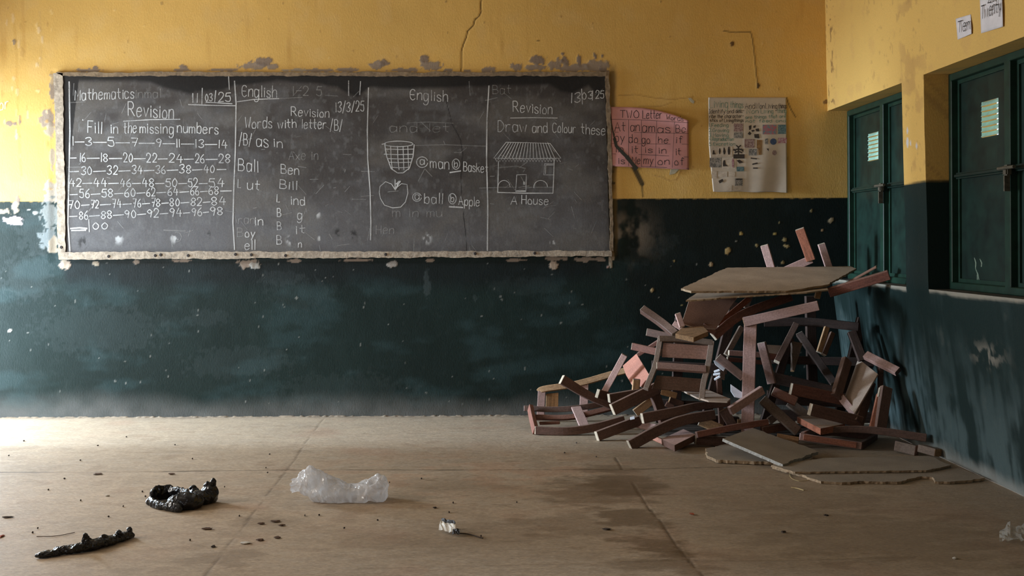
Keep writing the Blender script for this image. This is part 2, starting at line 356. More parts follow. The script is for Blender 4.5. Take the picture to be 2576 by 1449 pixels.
# ------------------------------------------------------------------ floor
def build_floor():
    xs = np.arange(-3.72, 2.62, 0.0085); ys = np.arange(3.45, 7.23, 0.0085)
    X, Y = np.meshgrid(xs, ys)
    n1 = fbm(X * 1.1, Y * 1.6, 71, 5); n2 = fbm(X * 7, Y * 11, 72, 4); n3 = fbm(X * 12, Y * 46, 73, 3)
    c = np.broadcast_to(np.array((0.385, 0.292, 0.203)), X.shape + (3,)).copy()
    c *= (0.80 + 0.4 * n1)[..., None]; c *= (0.84 + 0.32 * n2)[..., None]
    n4 = fbm(X * 22, Y * 85, 74, 3); wear = np.exp(-(((X - .1) / 1.0) ** 2 + ((Y - 5.3) / .7) ** 2))
    c *= (0.76 + 0.48 * n4)[..., None]
    c = mix(c, (0.46, 0.37, 0.28), 0.5 * sstep(0.55, 0.8, n3)); c = mix(c, (0.17, 0.115, 0.07), 0.35 * sstep(0.60, 0.8, n2)); c = mix(c, (0.17, 0.115, 0.065), (0.35 + .5 * wear) * sstep(.56, .72, n4 * .6 + n3 * .4)); c = mix(c, (0.40, 0.24, 0.15), .5 * wear * sstep(.48, .68, n2)); c = mix(c, (0.22, 0.15, 0.085), .45 * wear * sstep(.45, .65, n1))
    c = mix(c, (0.34, 0.20, 0.13), 0.30 * sstep(0.6, 0.8, fbm(X * 3, Y * 4, 75, 3)))
    rel = 0.004 * (n1 - .5) + (.001 + .002 * wear) * (n3 - .5)
    def wl(pts, w, col, a):
        nonlocal c, rel
        q = [FL(*p) for p in pts]; d = seg_dist(X, Y, [(p.x, p.y) for p in q]) + 0.016 * (n2 - .5)
        m = a * (1 - sstep(w * .4, w, d)); c = mix(c, col, m); rel = rel - 0.003 * m
    DK = (0.05, 0.033, 0.02)
    wl([(-40, 1187), (350, 1186), (715, 1181), (1200, 1181), (1560, 1180), (1950, 1171), (2300, 1168)], 0.008, DK, 0.85)
    wl([(1546, 1150), (1570, 1185), (1592, 1215), (1625, 1270), (1660, 1310), (1700, 1370), (1734, 1409), (1790, 1475)], 0.006, DK, 0.8)
    wl([(815, 1052), (770, 1110), (745, 1150), (711, 1195), (690, 1220), (605, 1332), (560, 1390), (500, 1470)], 0.005, DK, 0.4)
    wl([(1560, 1412), (1734, 1409), (1900, 1411), (2300, 1402)], 0.012, (0.12, 0.08, 0.05), 0.35)
    wl([(900, 1430), (1250, 1422), (1560, 1414)], 0.010, (0.15, 0.10, 0.06), 0.25)
    def st(x, y, rx, ry, col, a, seed):
        nonlocal c
        p = FL(x, y); d = np.hypot((X - p.x) / rx, (Y - p.y) / ry) + 1.7 * (fbm(X * 8 + seed, Y * 16, 80 + seed, 5, .6) - .5)
        c = mix(c, col, a * (1 - sstep(0.45, 0.95, d)))
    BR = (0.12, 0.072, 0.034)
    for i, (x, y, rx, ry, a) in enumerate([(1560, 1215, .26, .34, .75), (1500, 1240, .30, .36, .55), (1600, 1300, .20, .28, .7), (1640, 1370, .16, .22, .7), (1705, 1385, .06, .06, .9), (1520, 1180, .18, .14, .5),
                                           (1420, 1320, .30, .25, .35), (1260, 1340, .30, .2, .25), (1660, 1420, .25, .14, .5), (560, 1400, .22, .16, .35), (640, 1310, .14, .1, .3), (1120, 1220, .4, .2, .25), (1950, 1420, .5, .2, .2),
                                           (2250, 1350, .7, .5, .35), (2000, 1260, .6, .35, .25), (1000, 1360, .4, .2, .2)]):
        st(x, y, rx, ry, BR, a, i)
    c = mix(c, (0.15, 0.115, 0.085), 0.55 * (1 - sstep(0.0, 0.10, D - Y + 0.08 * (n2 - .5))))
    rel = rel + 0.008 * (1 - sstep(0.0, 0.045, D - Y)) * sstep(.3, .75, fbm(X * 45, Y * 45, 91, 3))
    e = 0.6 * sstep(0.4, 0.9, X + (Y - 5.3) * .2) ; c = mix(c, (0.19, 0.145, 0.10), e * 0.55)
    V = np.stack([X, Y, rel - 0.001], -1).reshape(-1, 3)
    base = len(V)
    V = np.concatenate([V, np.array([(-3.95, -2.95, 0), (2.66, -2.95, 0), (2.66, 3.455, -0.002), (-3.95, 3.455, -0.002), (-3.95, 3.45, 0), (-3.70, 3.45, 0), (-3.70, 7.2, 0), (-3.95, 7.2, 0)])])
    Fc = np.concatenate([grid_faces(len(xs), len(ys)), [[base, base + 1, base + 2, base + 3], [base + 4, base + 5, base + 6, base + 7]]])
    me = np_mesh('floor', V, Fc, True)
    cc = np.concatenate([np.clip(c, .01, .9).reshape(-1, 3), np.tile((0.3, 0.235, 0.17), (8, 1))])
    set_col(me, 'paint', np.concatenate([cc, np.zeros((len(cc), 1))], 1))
    return tag(link('floor', me, M_FLOOR), kind='structure')
floor = build_floor()

# ------------------------------------------------------------------ right wall with its two shuttered windows
XF = 2.444
def XW(z):
    z = np.asarray(z, dtype=float)
    return np.where(z > 0.9, 2.315 + 0.02 * (2.04 - z), 2.338 + 0.125 * (0.9 - z))
WIN = [(5.926, 7.2), (4.37, 5.633)]; Z0, Z1 = 0.907, 2.033
def build_right_wall():
    ys = np.concatenate([np.linspace(4.1, 4.37, 20), np.linspace(4.37, 5.633, 140)[1:], np.linspace(5.633, 5.926, 36)[1:], np.linspace(5.926, 7.2, 130)[1:]])
    zs = np.concatenate([np.linspace(0, Z0, 110), np.linspace(Z0, Z1, 120)[1:], np.linspace(Z1, 3.15, 110)[1:]])
    parts = []
    def colour(Y, Z, Xs, face):
        n1 = fbm(Y * 1.4 + Xs, Z * 1.4, 101, 5); n2 = fbm(Y * 9 + Xs * 9, Z * 9, 102, 4); n3 = fbm(Y * 30, Z * 30 + Xs * 30, 103, 3)
        c = np.broadcast_to(YEL, Y.shape + (3,)).copy() * (0.86 + 0.28 * n1)[..., None]
        c = mix(c, (0.52, 0.30, 0.10), 0.35 * sstep(0.58, 0.75, n2))
        c = mix(c, (0.28, 0.16, 0.06), 0.35 * sstep(0.68, 0.8, n3) * sstep(.45, .6, n1))
        vs = .45 * fbm(Y * 26, Z * 2.2, 104, 4) + .55 * fbm(Y * 6, Z * 5, 105, 5); vs = np.clip(.5 + (vs - .5) * 1.35, 0, 1)
        g = np.broadcast_to(GRN, Y.shape + (3,)).copy() * (0.75 + 0.5 * n1)[..., None]
        g = mix(g, (0.017, 0.031, 0.029), 0.6 * sstep(.5, .72, vs)); g = mix(g, (0.09, 0.09, 0.075), 0.3 * sstep(.62, .8, vs * .6 + n3 * .4))
        # worn, chalky lower part, made paler in place of lit patches
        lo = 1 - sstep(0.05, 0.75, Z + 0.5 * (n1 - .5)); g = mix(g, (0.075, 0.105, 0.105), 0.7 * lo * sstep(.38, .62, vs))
        du = 1 - sstep(0, .09, Z + .08 * (n2 - .5)); g = mix(g, (0.30, 0.29, 0.26), 0.6 * du)
        sc = np.exp(-(((Y - 5.05) / .14) ** 2 + ((Z - .62) / .05) ** 2)) * sstep(.45, .6, n3); g = mix(g, (0.24, 0.21, 0.17), .8 * sc)
        dz = 1.474 - 0.012 * (Y - 5.8)
        m = 1 - sstep(-.003, .003, Z - dz + .005 * (n2 - .5))
        c = c * (1 - m[..., None]) + g * m[..., None]
        sh = 0.25 + 0.7 * m * (1 - .6 * lo)
        if face == 'wall':
            # worn-off paint on the pier and along the opening's edges
            pk = sstep(.56, .68, n2) * np.exp(-((Y - 5.78) / .17) ** 2) * (1 - m) * (Z > 1.45); c = mix(c, (0.36, 0.20, 0.07), .35 * pk)
            for yy, zz, r in [(5.86, 1.76, .012), (5.86, 1.70, .016), (5.82, 1.69, .01), (5.74, 1.67, .014)]:
                c = mix(c, (0.55, 0.5, 0.47), 1 - sstep(.7, 1.1, np.hypot((Y - yy) / r, (Z - zz) / (1.5 * r)) + (n3 - .5)))
            ed = np.minimum(np.abs(Z - Z0), 9) + np.where((Y < 5.633) | (Y > 5.926), 0, 9)
            c = mix(c, (0.27, 0.24, 0.19), .9 * (1 - sstep(.008, .026, ed + .02 * (n2 - .5))) * (Z <= Z0 + .001))
            co = np.exp(-((Y - 7.12) / .09) ** 2) * sstep(.6, .72, n3) * (Z > 1.9); c = mix(c, (0.14, 0.07, 0.03), .8 * co)
            sh = sh * np.clip(ed / .03, 0, 1)
        if face == 'sill':
            c = mix(c, (0.13, 0.11, 0.085), 0.55 + 0.4 * sstep(.4, .6, n2)); sh = sh * 0
        if face == 'soffit':
            c = mix(c, (0.30, 0.27, 0.11), .35 * sstep(.5, .7, n2))
        return np.concatenate([np.clip(c, .004, .95), sh[..., None]], -1)
    V = []; Fc = []; C = []; base = 0
    def add(Xs, Ys, Zs, face, keep=None, flip=False):
        nonlocal base
        ny, nx = Ys.shape
        V.append(np.stack([Xs, Ys, Zs], -1).reshape(-1, 3)); C.append(colour(Ys, Zs, Xs, face).reshape(-1, 4)); Fc.append(grid_faces(nx, ny, keep, base, flip)); base += nx * ny
    Y, Z = np.meshgrid(ys, zs)
    Xs = XW(Z) + 0.006 * (fbm(Y * 4, Z * 4, 111, 4) - .5)
    yc = (ys[:-1] + ys[1:]) / 2; zc = (zs[:-1] + zs[1:]) / 2
    YC, ZC = np.meshgrid(yc, zc)
    keep = np.ones(YC.shape, bool)
    for a, b in WIN: keep &= ~((YC > a) & (YC < b) & (ZC > Z0) & (ZC < Z1))
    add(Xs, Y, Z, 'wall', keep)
    for a, b in WIN:
        t = np.linspace(0, 1, 24)
        yy = np.linspace(a, b, 120); T, YY = np.meshgrid(t, yy)
        for zz, nm in ((Z0, 'sill'), (Z1, 'soffit')):
            x0 = XW(zz - 1e-6 if nm == 'sill' else zz) + 0.006 * (fbm(YY * 4, YY * 0 + zz * 4, 111, 4) - .5)
            add(x0 + (2.70 - x0) * T, YY, np.full(YY.shape, zz), nm)
        zz = np.linspace(Z0, Z1, 110); T, ZZ = np.meshgrid(t, zz)
        for yv in (a, b):
            if yv > 7.1: continue
            x0 = XW(ZZ) + 0.006 * (fbm(ZZ * 0 + yv * 4, ZZ * 4, 111, 4) - .5)
            add(x0 + (2.70 - x0) * T, np.full(ZZ.shape, yv), ZZ, 'jamb')
    xd = float(XW(1.49)); V.append(np.array([(2.45, -2.95, 0), (2.45, 4.1, 0), (2.338, 4.1, .9), (2.338, -2.95, .9), (xd, 4.1, 1.494), (xd, -2.95, 1.494), (xd, 4.1, 1.494), (xd, -2.95, 1.494), (2.293, 4.1, 3.15), (2.293, -2.95, 3.15)]))
    C.append(np.array([(*(GRN * 1.3), .9)] * 6 + [(*YEL, .2)] * 4)); Fc.append(np.array([[0, 1, 2, 3], [3, 2, 4, 5], [7, 6, 8, 9]]) + base)
    me = np_mesh('wall_right', np.concatenate(V), np.concatenate(Fc), True)
    set_col(me, 'paint', np.concatenate(C))
    return tag(link('wall_right', me, M_WALL), kind='structure')
wall_right = build_right_wall()

# ------------------------------------------------------------------ the rest of the shell: left and rear wall with openings, ceiling
def two_tone(name):
    m, nt, b = mat(name)
    tc = N(nt, 'ShaderNodeTexCoord'); sx = N(nt, 'ShaderNodeSeparateXYZ'); L(nt, tc, 'Object', sx, 0)
    gt = N(nt, 'ShaderNodeMath', operation='GREATER_THAN'); L(nt, sx, 2, gt, 0); gt.inputs[1].default_value = 1.46
    mx = mixrgb(nt, (gt, 0), tuple(GRN), tuple(YEL)); L(nt, mx, 2, b, 'Base Color'); b.inputs['Roughness'].default_value = .6
    return m
M_TWO = two_tone('two_tone_paint')
def slab_wall(name, axis, pos, thick, us, vs, holes, m):
    """wall slab with openings: us along the wall, vs upward; connected grid, extruded to its thickness"""
    bm = bmesh.new(); vv = {}
    for i, u in enumerate(us):
        for j, v in enumerate(vs): vv[i, j] = bm.verts.new((pos, u, v) if axis == 'X' else (u, pos, v))
    fs = []
    for i in range(len(us) - 1):
        for j in range(len(vs) - 1):
            uc, vc = (us[i] + us[i + 1]) / 2, (vs[j] + vs[j + 1]) / 2
            if any(a < uc < b and c_ < vc < d for a, b, c_, d in holes): continue
            fs.append(bm.faces.new([vv[i, j], vv[i + 1, j], vv[i + 1, j + 1], vv[i, j + 1]]))
    ex = bmesh.ops.extrude_face_region(bm, geom=fs)
    off = Vector((thick, 0, 0)) if axis == 'X' else Vector((0, thick, 0))
    bmesh.ops.translate(bm, vec=off, verts=[g for g in ex['geom'] if isinstance(g, bmesh.types.BMVert)])
    for v in [v for v in bm.verts if not v.link_faces]: bm.verts.remove(v)
    bmesh.ops.recalc_face_normals(bm, faces=bm.faces)
    return tag(link(name, bm_mesh(name, bm), m), kind='structure')
slab_wall('wall_left', 'X', -3.7, -0.22, [-2.95, .57, 1.83, 3.6, 4.86, 6.2, 7.1, 7.3], [0, .95, 2.1, 3.15], [(.57, 1.83, .95, 2.1), (3.6, 4.86, .95, 2.1), (6.2, 7.1, 0, 2.1)], M_TWO)
slab_wall('wall_rear', 'Y', -2.73, -0.22, [-3.95, -2.1, -.3, 2.7], [0, 1.0, 2.2, 3.15], [(-2.1, -.3, 1.0, 2.2)], M_TWO)
M_CEIL = plain('ceiling_board', (0.46, 0.40, 0.32), rough=.9, scale=3)
bm = bmesh.new(); bmesh.ops.create_cube(bm, size=1); bmesh.ops.scale(bm, vec=(6.75, 10.4, .1), verts=bm.verts); bmesh.ops.translate(bm, vec=(-.6, 2.2, 3.2), verts=bm.verts)
tag(link('ceiling', bm_mesh('ceiling', bm), M_CEIL), kind='structure')

# ------------------------------------------------------------------ steel shutters
M_STEEL = plain('green_enamel_steel', (0.0048, 0.0165, 0.0115), rough=.42, var=.6, scale=9, bump=.1, spec=.45)
M_STEEL2 = plain('dark_green_steel_frame', (0.006, 0.025, 0.0145), rough=.45, var=.4, scale=14, bump=.1, spec=.4)
M_LOUV = plain('daylit_mint_louvre', (0.34, 0.55, 0.44), rough=.5, var=.2, scale=30)  # louvre: reflected daylight put into the pale mint colour
M_SCR = plain('scraped_pale_paint', (0.15, 0.20, 0.15), rough=.8, var=.5, scale=120)
M_IRON = plain('rusty_bolt_iron', (0.10, 0.085, 0.06), rough=.5, var=.4, scale=60, metal=.3)
def box_bm(bm, x0, x1, y0, y1, z0, z1):
    r = bmesh.ops.create_cube(bm, size=1)
    bmesh.ops.scale(bm, vec=(x1 - x0, y1 - y0, z1 - z0), verts=r['verts']); bmesh.ops.translate(bm, vec=((x0 + x1) / 2, (y0 + y1) / 2, (z0 + z1) / 2), verts=r['verts'])
def holed_sheet(us, vs, holes, x, thick):
    bm = bmesh.new(); vv = {}
    for i, u in enumerate(us):
        for j, v in enumerate(vs): vv[i, j] = bm.verts.new((x, u, v))
    fs = []
    for i in range(len(us) - 1):
        for j in range(len(vs) - 1):
            if (i, j) in holes: continue
            fs.append(bm.faces.new([vv[i, j], vv[i + 1, j], vv[i + 1, j + 1], vv[i, j + 1]]))
    ex = bmesh.ops.extrude_face_region(bm, geom=fs)
    bmesh.ops.translate(bm, vec=(thick, 0, 0), verts=[g for g in ex['geom'] if isinstance(g, bmesh.types.BMVert)])
    for v in [v for v in bm.verts if not v.link_faces]: bm.verts.remove(v)
    bmesh.ops.recalc_face_normals(bm, faces=bm.faces)
    return bm
def build_window(n, a, b):
    root = empty('window_%d' % n, (XF, (a + b) / 2, Z0), None, None, kind='structure')
    mid = (a + b) / 2 + (0.015 if n == 1 else -0.0)
    fw = .038
    fr = holed_sheet([a + .002, a + fw, mid - .028, mid + .028, b - fw, b - .003], [Z0 + .001, Z0 + fw, Z1 - fw, Z1 - .002], {(1, 1), (3, 1)}, XF, .075)
    bmesh.ops.bevel(fr, geom=fr.edges[:], offset=.003, segments=1, affect='EDGES')
    link('window_frame', bm_mesh('window_frame', fr), M_STEEL2, root)
    for li, (y0, y1) in enumerate(((a + fw, mid - .028), (mid + .028, b - fw))):
        x = XF + .042
        c = (y0 + y1) / 2 - .05
        sh = holed_sheet([y0 + .001, c - .092, c + .092, y1 - .001], [Z0 + fw, 1.672, 1.850, Z1 - fw], {(1, 1)}, x, .005)
        so = link('shutter', bm_mesh('shutter', sh), M_STEEL, root)
        rim = holed_sheet([y0 + .001, y0 + .022, y1 - .022, y1 - .001], [Z0 + fw, Z0 + fw + .02, Z1 - fw - .02, Z1 - fw], {(1, 1)}, x - .010, .0098)
        link('shutter_rim', bm_mesh('shutter_rim', rim), M_STEEL2, so)
        # pressed louvre: seven hooded slats with gaps open to the daylight outside
        bm = bmesh.new(); hgt = (1.850 - 1.672) / 7
        for k in range(7):
            zt = 1.850 - k * hgt; zb = zt - hgt
            prof = [(x + .004, zt - .002), (x - .004, zt - .009), (x - .011, zt - .018), (x - .014, zb + .0022)]
            rows = []
            for s in np.linspace(-1, 1, 9):
                yy = c + s * .090; pull = (1 - abs(s) ** 6)
                rows.append([bm.verts.new((x + .003 + (px_ - x - .003) * pull, yy, pz_ + (1 - pull) * .003)) for px_, pz_ in prof])
            for r0, r1 in zip(rows[:-1], rows[1:]):
                for q in range(3): bm.faces.new([r0[q], r1[q], r1[q + 1], r0[q + 1]])
        lo = link('louvre', bm_mesh('louvre', bm), M_LOUV, so)
        md = lo.modifiers.new('solid', 'SOLIDIFY'); md.thickness = .0012
        # cross bar
        zc = 1.497
        bm = bmesh.new(); box_bm(bm, x - .034, x - .0005, y0 + .002, y1 - .002, zc - .016, zc + .016)
        bmesh.ops.bevel(bm, geom=bm.edges[:], offset=.010, segments=3, affect='EDGES')
        link('cross_bar', bm_mesh('cross_bar', bm), M_STEEL, so)
    if n == 2:   # scraped paint low on the far leaf
        xs_ = XF + .0415; bm = bmesh.new()
        for st in ([(5.43, 1.075), (5.415, 1.05), (5.418, 1.02), (5.395, .995), (5.38, .965)], [(5.37, 1.07), (5.35, 1.05), (5.355, 1.03)], [(5.40, .99), (5.395, .95), (5.41, .935)]):
            prev = None
            for q, (yy, zz) in enumerate(st):
                w_ = .004 + .003 * (q % 2); cur = (bm.verts.new((xs_, yy - w_, zz)), bm.verts.new((xs_, yy + w_, zz)))
                if prev: bm.faces.new([prev[0], prev[1], cur[1], cur[0]])
                prev = cur
        link('scraped_paint_marking', bm_mesh('scraped_paint_marking', bm), M_SCR, so)
    # sliding bolt with staple beside the mullion
    bm = bmesh.new()
    box_bm(bm, XF - .028, XF - .0005, mid - .05, mid - .01, 1.462, 1.512)
    bmesh.ops.bevel(bm, geom=bm.edges[:], offset=.006, segments=2, affect='EDGES')
    bo = link('bolt', bm_mesh('bolt', bm), M_IRON, root)
    bm = bmesh.new()
    r = bmesh.ops.create_cone(bm, cap_ends=True, segments=12, radius1=.008, radius2=.008, depth=.15); bmesh.ops.rotate(bm, cent=(0, 0, 0), matrix=Matrix.Rotation(math.pi / 2, 3, 'X'), verts=bm.verts); bmesh.ops.translate(bm, vec=(XF - .034, mid - .06, 1.497), verts=bm.verts)
    link('bolt_rod', bm_mesh('bolt_rod', bm), M_IRON, bo)
    bm = bmesh.new(); box_bm(bm, XF - .03, XF - .004, mid - .036, mid - .026, 1.39, 1.462); link('hasp', bm_mesh('hasp', bm), M_IRON, bo)
    return root
build_window(1, *WIN[0]); build_window(2, *WIN[1])
# ------------------------------------------------------------------ builders for timber and sheets
def frame_of(axis, face):
    x = axis.normalized(); z = (face - x * face.dot(x))
    if z.length < 1e-4: z = Vector((0, 0, 1)) - x * x.z
    z.normalize(); y = z.cross(x); return x, y, z
def catmull(pts, n):
    if len(pts) < 3: return pts
    q = [pts[0] * 2 - pts[1]] + list(pts) + [pts[-1] * 2 - pts[-2]]; out = []
    for i in range(1, len(q) - 2):
        for k in range(n):
            t = k / n; a, b, c, d = q[i - 1], q[i], q[i + 1], q[i + 2]
            out.append(0.5 * ((2 * b) + (c - a) * t + (2 * a - 5 * b + 4 * c - d) * t * t + (3 * b - a - 3 * c + d) * t ** 3))
    out.append(q[-2]); return out
def bar(name, pts, w, t, mats, parent=None, face=(0, -1, 0), w2=None, jag=0.0, bev=0.0022, front=True, seed=1):
    """a sawn timber along pts [(px, py, depth), ...]; w its width in pixels across the picture, t its thickness in metres.
    The given points run along the middle of the face that looks towards `face`."""
    R = random.Random(seed * 77 + int(pts[0][0]) * 13 + int(pts[0][1]))
    p3 = [P(*p) if not isinstance(p, Vector) else p for p in pts]
    Ym = sum(p.y for p in p3) / len(p3); wm = w * Ym / F; wm2 = (w2 if w2 else w) * Ym / F
    x, y, z = frame_of(p3[-1] - p3[0], Vector(face))
    mid = (p3[0] + p3[-1]) / 2 - (z * t / 2 if front else Vector((0, 0, 0)))
    M = Matrix((x, y, z)).transposed().to_4x4(); M.translation = mid; Mi = M.inverted()
    cl = [Mi @ (p - (z * t / 2 if front else Vector((0, 0, 0)))) for p in p3]
    cl = catmull(cl, 7) if len(cl) > 2 else [cl[0].lerp(cl[1], k / 4) for k in range(5)]
    bm = bmesh.new(); rings = []
    for i, c in enumerate(cl):
        tg = (cl[min(i + 1, len(cl) - 1)] - cl[max(i - 1, 0)]).normalized()
        sy = Vector((0, 0, 1)).cross(tg).normalized(); k = i / (len(cl) - 1); hw = (wm * (1 - k) + wm2 * k) / 2
        wob = 1 + 0.02 * (R.random() - .5)
        rings.append([bm.verts.new(c + sy * (a * hw * wob) + Vector((0, 0, b * t / 2))) for a, b in ((-1, -1), (1, -1), (1, 1), (-1, 1))])
    for r0, r1 in zip(rings[:-1], rings[1:]):
        for q in range(4): bm.faces.new([r0[q], r0[(q + 1) % 4], r1[(q + 1) % 4], r1[q]])
    e0 = bm.faces.new(rings[0][::-1]); e1 = bm.faces.new(rings[-1])
    if jag:
        for r, s in ((rings[0], -1), (rings[-1], 1)):
            if jag < 0 and s < 0: continue
            for v in r: v.co.x += s * abs(jag) * R.random()
    if len(mats) > 1: e0.material_index = 1; e1.material_index = 1
    bmesh.ops.recalc_face_normals(bm, faces=bm.faces)
    if bev: bmesh.ops.bevel(bm, geom=[e for e in bm.edges if len(e.link_faces) == 2 and e.calc_face_angle(0) > .6], offset=bev, segments=1, affect='EDGES', material=-1)
    return link(name, bm_mesh(name, bm), mats, parent, M)
def panel(name, poly, t, mats, parent=None, ragged=0.0, step=0.02, seed=3, bev=0.0012, toward=None, edges=None, warp=0.0):
    """a flat sheet: poly = [(px, py, depth) or Vector ...] is the outline of its visible face, t its thickness behind that face"""
    R = random.Random(seed)
    p3 = [P(*p) if not isinstance(p, Vector) else p.copy() for p in poly]
    n = Vector((0, 0, 0)); c = sum(p3, Vector()) / len(p3)
    for a, b in zip(p3, p3[1:] + p3[:1]): n += (a - c).cross(b - c)
    n.normalize(); to = Vector(toward) if toward else Vector((0, 0, H)) - c
    if n.dot(to) < 0: n = -n
    p3 = [p - n * (p - c).dot(n) for p in p3]
    x = max((b - a for a, b in zip(p3, p3[1:] + p3[:1])), key=lambda v: v.length).normalized(); y = n.cross(x)
    M = Matrix((x, y, n)).transposed().to_4x4(); M.translation = c - n * t / 2; Mi = M.inverted()
    pts = []
    for i, (a, b) in enumerate(zip(p3, p3[1:] + p3[:1])):
        rg = ragged if (edges is None or i in edges) else ragged * 0.06
        k = max(1, int((b - a).length / step)) if ragged else 1
        acc = 0
        for q in range(k):
            v = a.lerp(b, q / k)
            if ragged:
                acc = acc * .7 + (R.random() - .5) * rg
                tg = (b - a).normalized(); v = v + n.cross(tg) * (acc if q else 0)
            pts.append(Mi @ v)
    if sum(a.x * b.y - b.x * a.y for a, b in zip(pts, pts[1:] + pts[:1])) < 0: pts = pts[::-1]
    bm = bmesh.new()
    top = [bm.verts.new((p.x, p.y, t / 2)) for p in pts]
    lowv = [bm.verts.new((p.x + (R.random() - .5) * ragged * .5, p.y + (R.random() - .5) * ragged * .5, -t / 2)) for p in pts]
    bm.faces.new(top); bm.faces.new(lowv[::-1])
    for i in range(len(pts)):
        f = bm.faces.new([lowv[i], lowv[(i + 1) % len(pts)], top[(i + 1) % len(pts)], top[i]])
        if len(mats) > 1: f.material_index = 1
    if bev and not ragged: bmesh.ops.bevel(bm, geom=bm.edges[:], offset=bev, segments=1, affect='EDGES', material=-1)
    bmesh.ops.triangulate(bm, faces=[f for f in bm.faces if len(f.verts) > 4])
    bmesh.ops.recalc_face_normals(bm, faces=bm.faces)
    return link(name, bm_mesh(name, bm), mats, parent, M)

# ------------------------------------------------------------------ handwriting: a single-stroke alphabet
# two characters a point: x digit, then y (a b c = -3 -2 -1); ~ marks a rounded stroke
GL = {
'A': '004880 1373', 'B': '0008 084867654404 045473715000', 'C': '~7758280602205071', 'D': '0008 ~08386674623000', 'E': '~6758280602204061 0454', 'F': '0008 0878 0454', 'H': '0008 7078 0474', 'I': '3038 1858 1050',
'L': '080070', 'M': '0008438880', 'N': '00087078', 'O': '~481604114071847648', 'P': '0008 ~0858765404', 'R': '0008 ~0858765404 3480', 'S': '~77582806246472502001', 'T': '4048 0888', 'W': '0820466088', 'G': '~7758280602205072 7444',
'a': '~64451503104062 6560', 'b': '0800 ~03255563502001', 'c': '~64451503104061', 'd': '~64451503104062 6860', 'e': '~0363552503104061', 'f': '~67483730 1555', 'g': '~64451503104062 ~656c4a1a0b', 'h': '0800 ~0325556360',
'i': '1510 1716', 'k': '0800 0265 2460', 'l': '1810', 'm': '0500 ~03254440 ~44658480', 'n': '0500 ~0325556360', 'o': '~351402103050625435', 'p': '050a ~03255563502001', 'r': '0500 ~03254555', 's': '~54351504134251401001',
't': '282140 0555', 'u': '~0502104062 6560', 'v': '053065', 'w': '0520446085', 'x': '0560 0065', 'y': '0530 651a',
'0': '~381604113051645638', '1': '1810', '2': '~061848664300 0060', '3': '~072858663463613001', '4': '380373 5650', '5': '6818 1805 ~05455562502001', '6': '~5815022050624413', '7': '086830 1454', '8': '~340638663402306234', '9': '~6638063466 6640',
'/': '0c59', '-': '0464', '.': '0001', '[': '300008', "'": '1817'}
YV = {c: i for i, c in enumerate('0123456789')}; YV.update({'a': -3, 'b': -2, 'c': -1})
def glyph(ch):
    out = []
    for s in GL.get(ch, '').split():
        rnd = s[0] == '~'; s = s.lstrip('~')
        pts = [Vector((int(s[i]) * .62, YV[s[i + 1]], 0)) for i in range(0, len(s), 2)]
        if rnd: pts = catmull(pts, 4)
        out.append(pts)
    return out
def text_strokes(s, x0, x1, y0, y1, h, jit=0.35, seed=0, xh=1.0):
    """strokes in picture pixels: from x0 to x1, baseline y0 -> y1, capital height h"""
    R = random.Random(sum(map(ord, s)) + seed); cur = 0; items = []
    for ch in s:
        if ch == ' ': cur += 4.2; continue
        g = glyph(ch); w = max((p.x for st in g for p in st), default=2)
        items.append((cur, g)); cur += max(w, .8) + 1.7
    tot = max(cur - 1.7, .1); sx = (x1 - x0) / tot; sy = h / 8
    out = []
    for c0, g in items:
        jx, jy, sk, sc = (R.random() - .5) * jit, (R.random() - .5) * jit, (R.random() - .4) * .16, 1 + (R.random() - .5) * .14
        for st in g:
            o = []
            for p in st:
                xx = c0 + p.x + jx + p.y * sk * .6; yy = p.y * sc * (xh if p.y <= 5 else 1) + jy
                px_ = x0 + xx * sx; o.append((px_, y0 + (y1 - y0) * (xx / tot) - yy * sy))
            out.append(o)
    return out
def ribbon_mesh(name, strokes, place, width, nrm, mats, parent, mw=None, wj=0.3, lift=0.0, seed=0):
    """strokes (pixel polylines) laid as thin ribbons on a surface; place(px, py) -> point of the surface"""
    R = random.Random(seed); bm = bmesh.new(); n = Vector(nrm)
    for k, st in enumerate(strokes):
        wd = width
        if st and isinstance(st[0], (int, float)): wd = width * st[0]; st = st[1:]
        pts = [place(*p) + n * (lift + 0.00003 * (k % 12)) for p in st]
        pts = [p for i, p in enumerate(pts) if i == 0 or (p - pts[i - 1]).length > 1e-5]
        if len(pts) < 2: continue
        dense = []
        for a, b in zip(pts[:-1], pts[1:]):
            m = max(1, int((b - a).length / .05)); dense += [a.lerp(b, q / m) for q in range(m)]
        dense.append(pts[-1]); prev = None
        a0 = (dense[1] - dense[0]).normalized(); a1 = (dense[-1] - dense[-2]).normalized()
        dense[0] = dense[0] - a0 * wd * .3; dense[-1] = dense[-1] + a1 * wd * .3
        for i, p in enumerate(dense):
            tg = (dense[min(i + 1, len(dense) - 1)] - dense[max(i - 1, 0)])
            if tg.length < 1e-7: continue
            s = n.cross(tg.normalized()) * wd / 2 * (1 + wj * (R.random() - .5))
            cur = (bm.verts.new(p + s), bm.verts.new(p - s))
            if prev: bm.faces.new([prev[0], prev[1], cur[1], cur[0]])
            prev = cur
    o = link(name, bm_mesh(name, bm), mats, parent, mw or Matrix.Identity(4))
    return o
def T(*a, **k): return text_strokes(*a, **k)
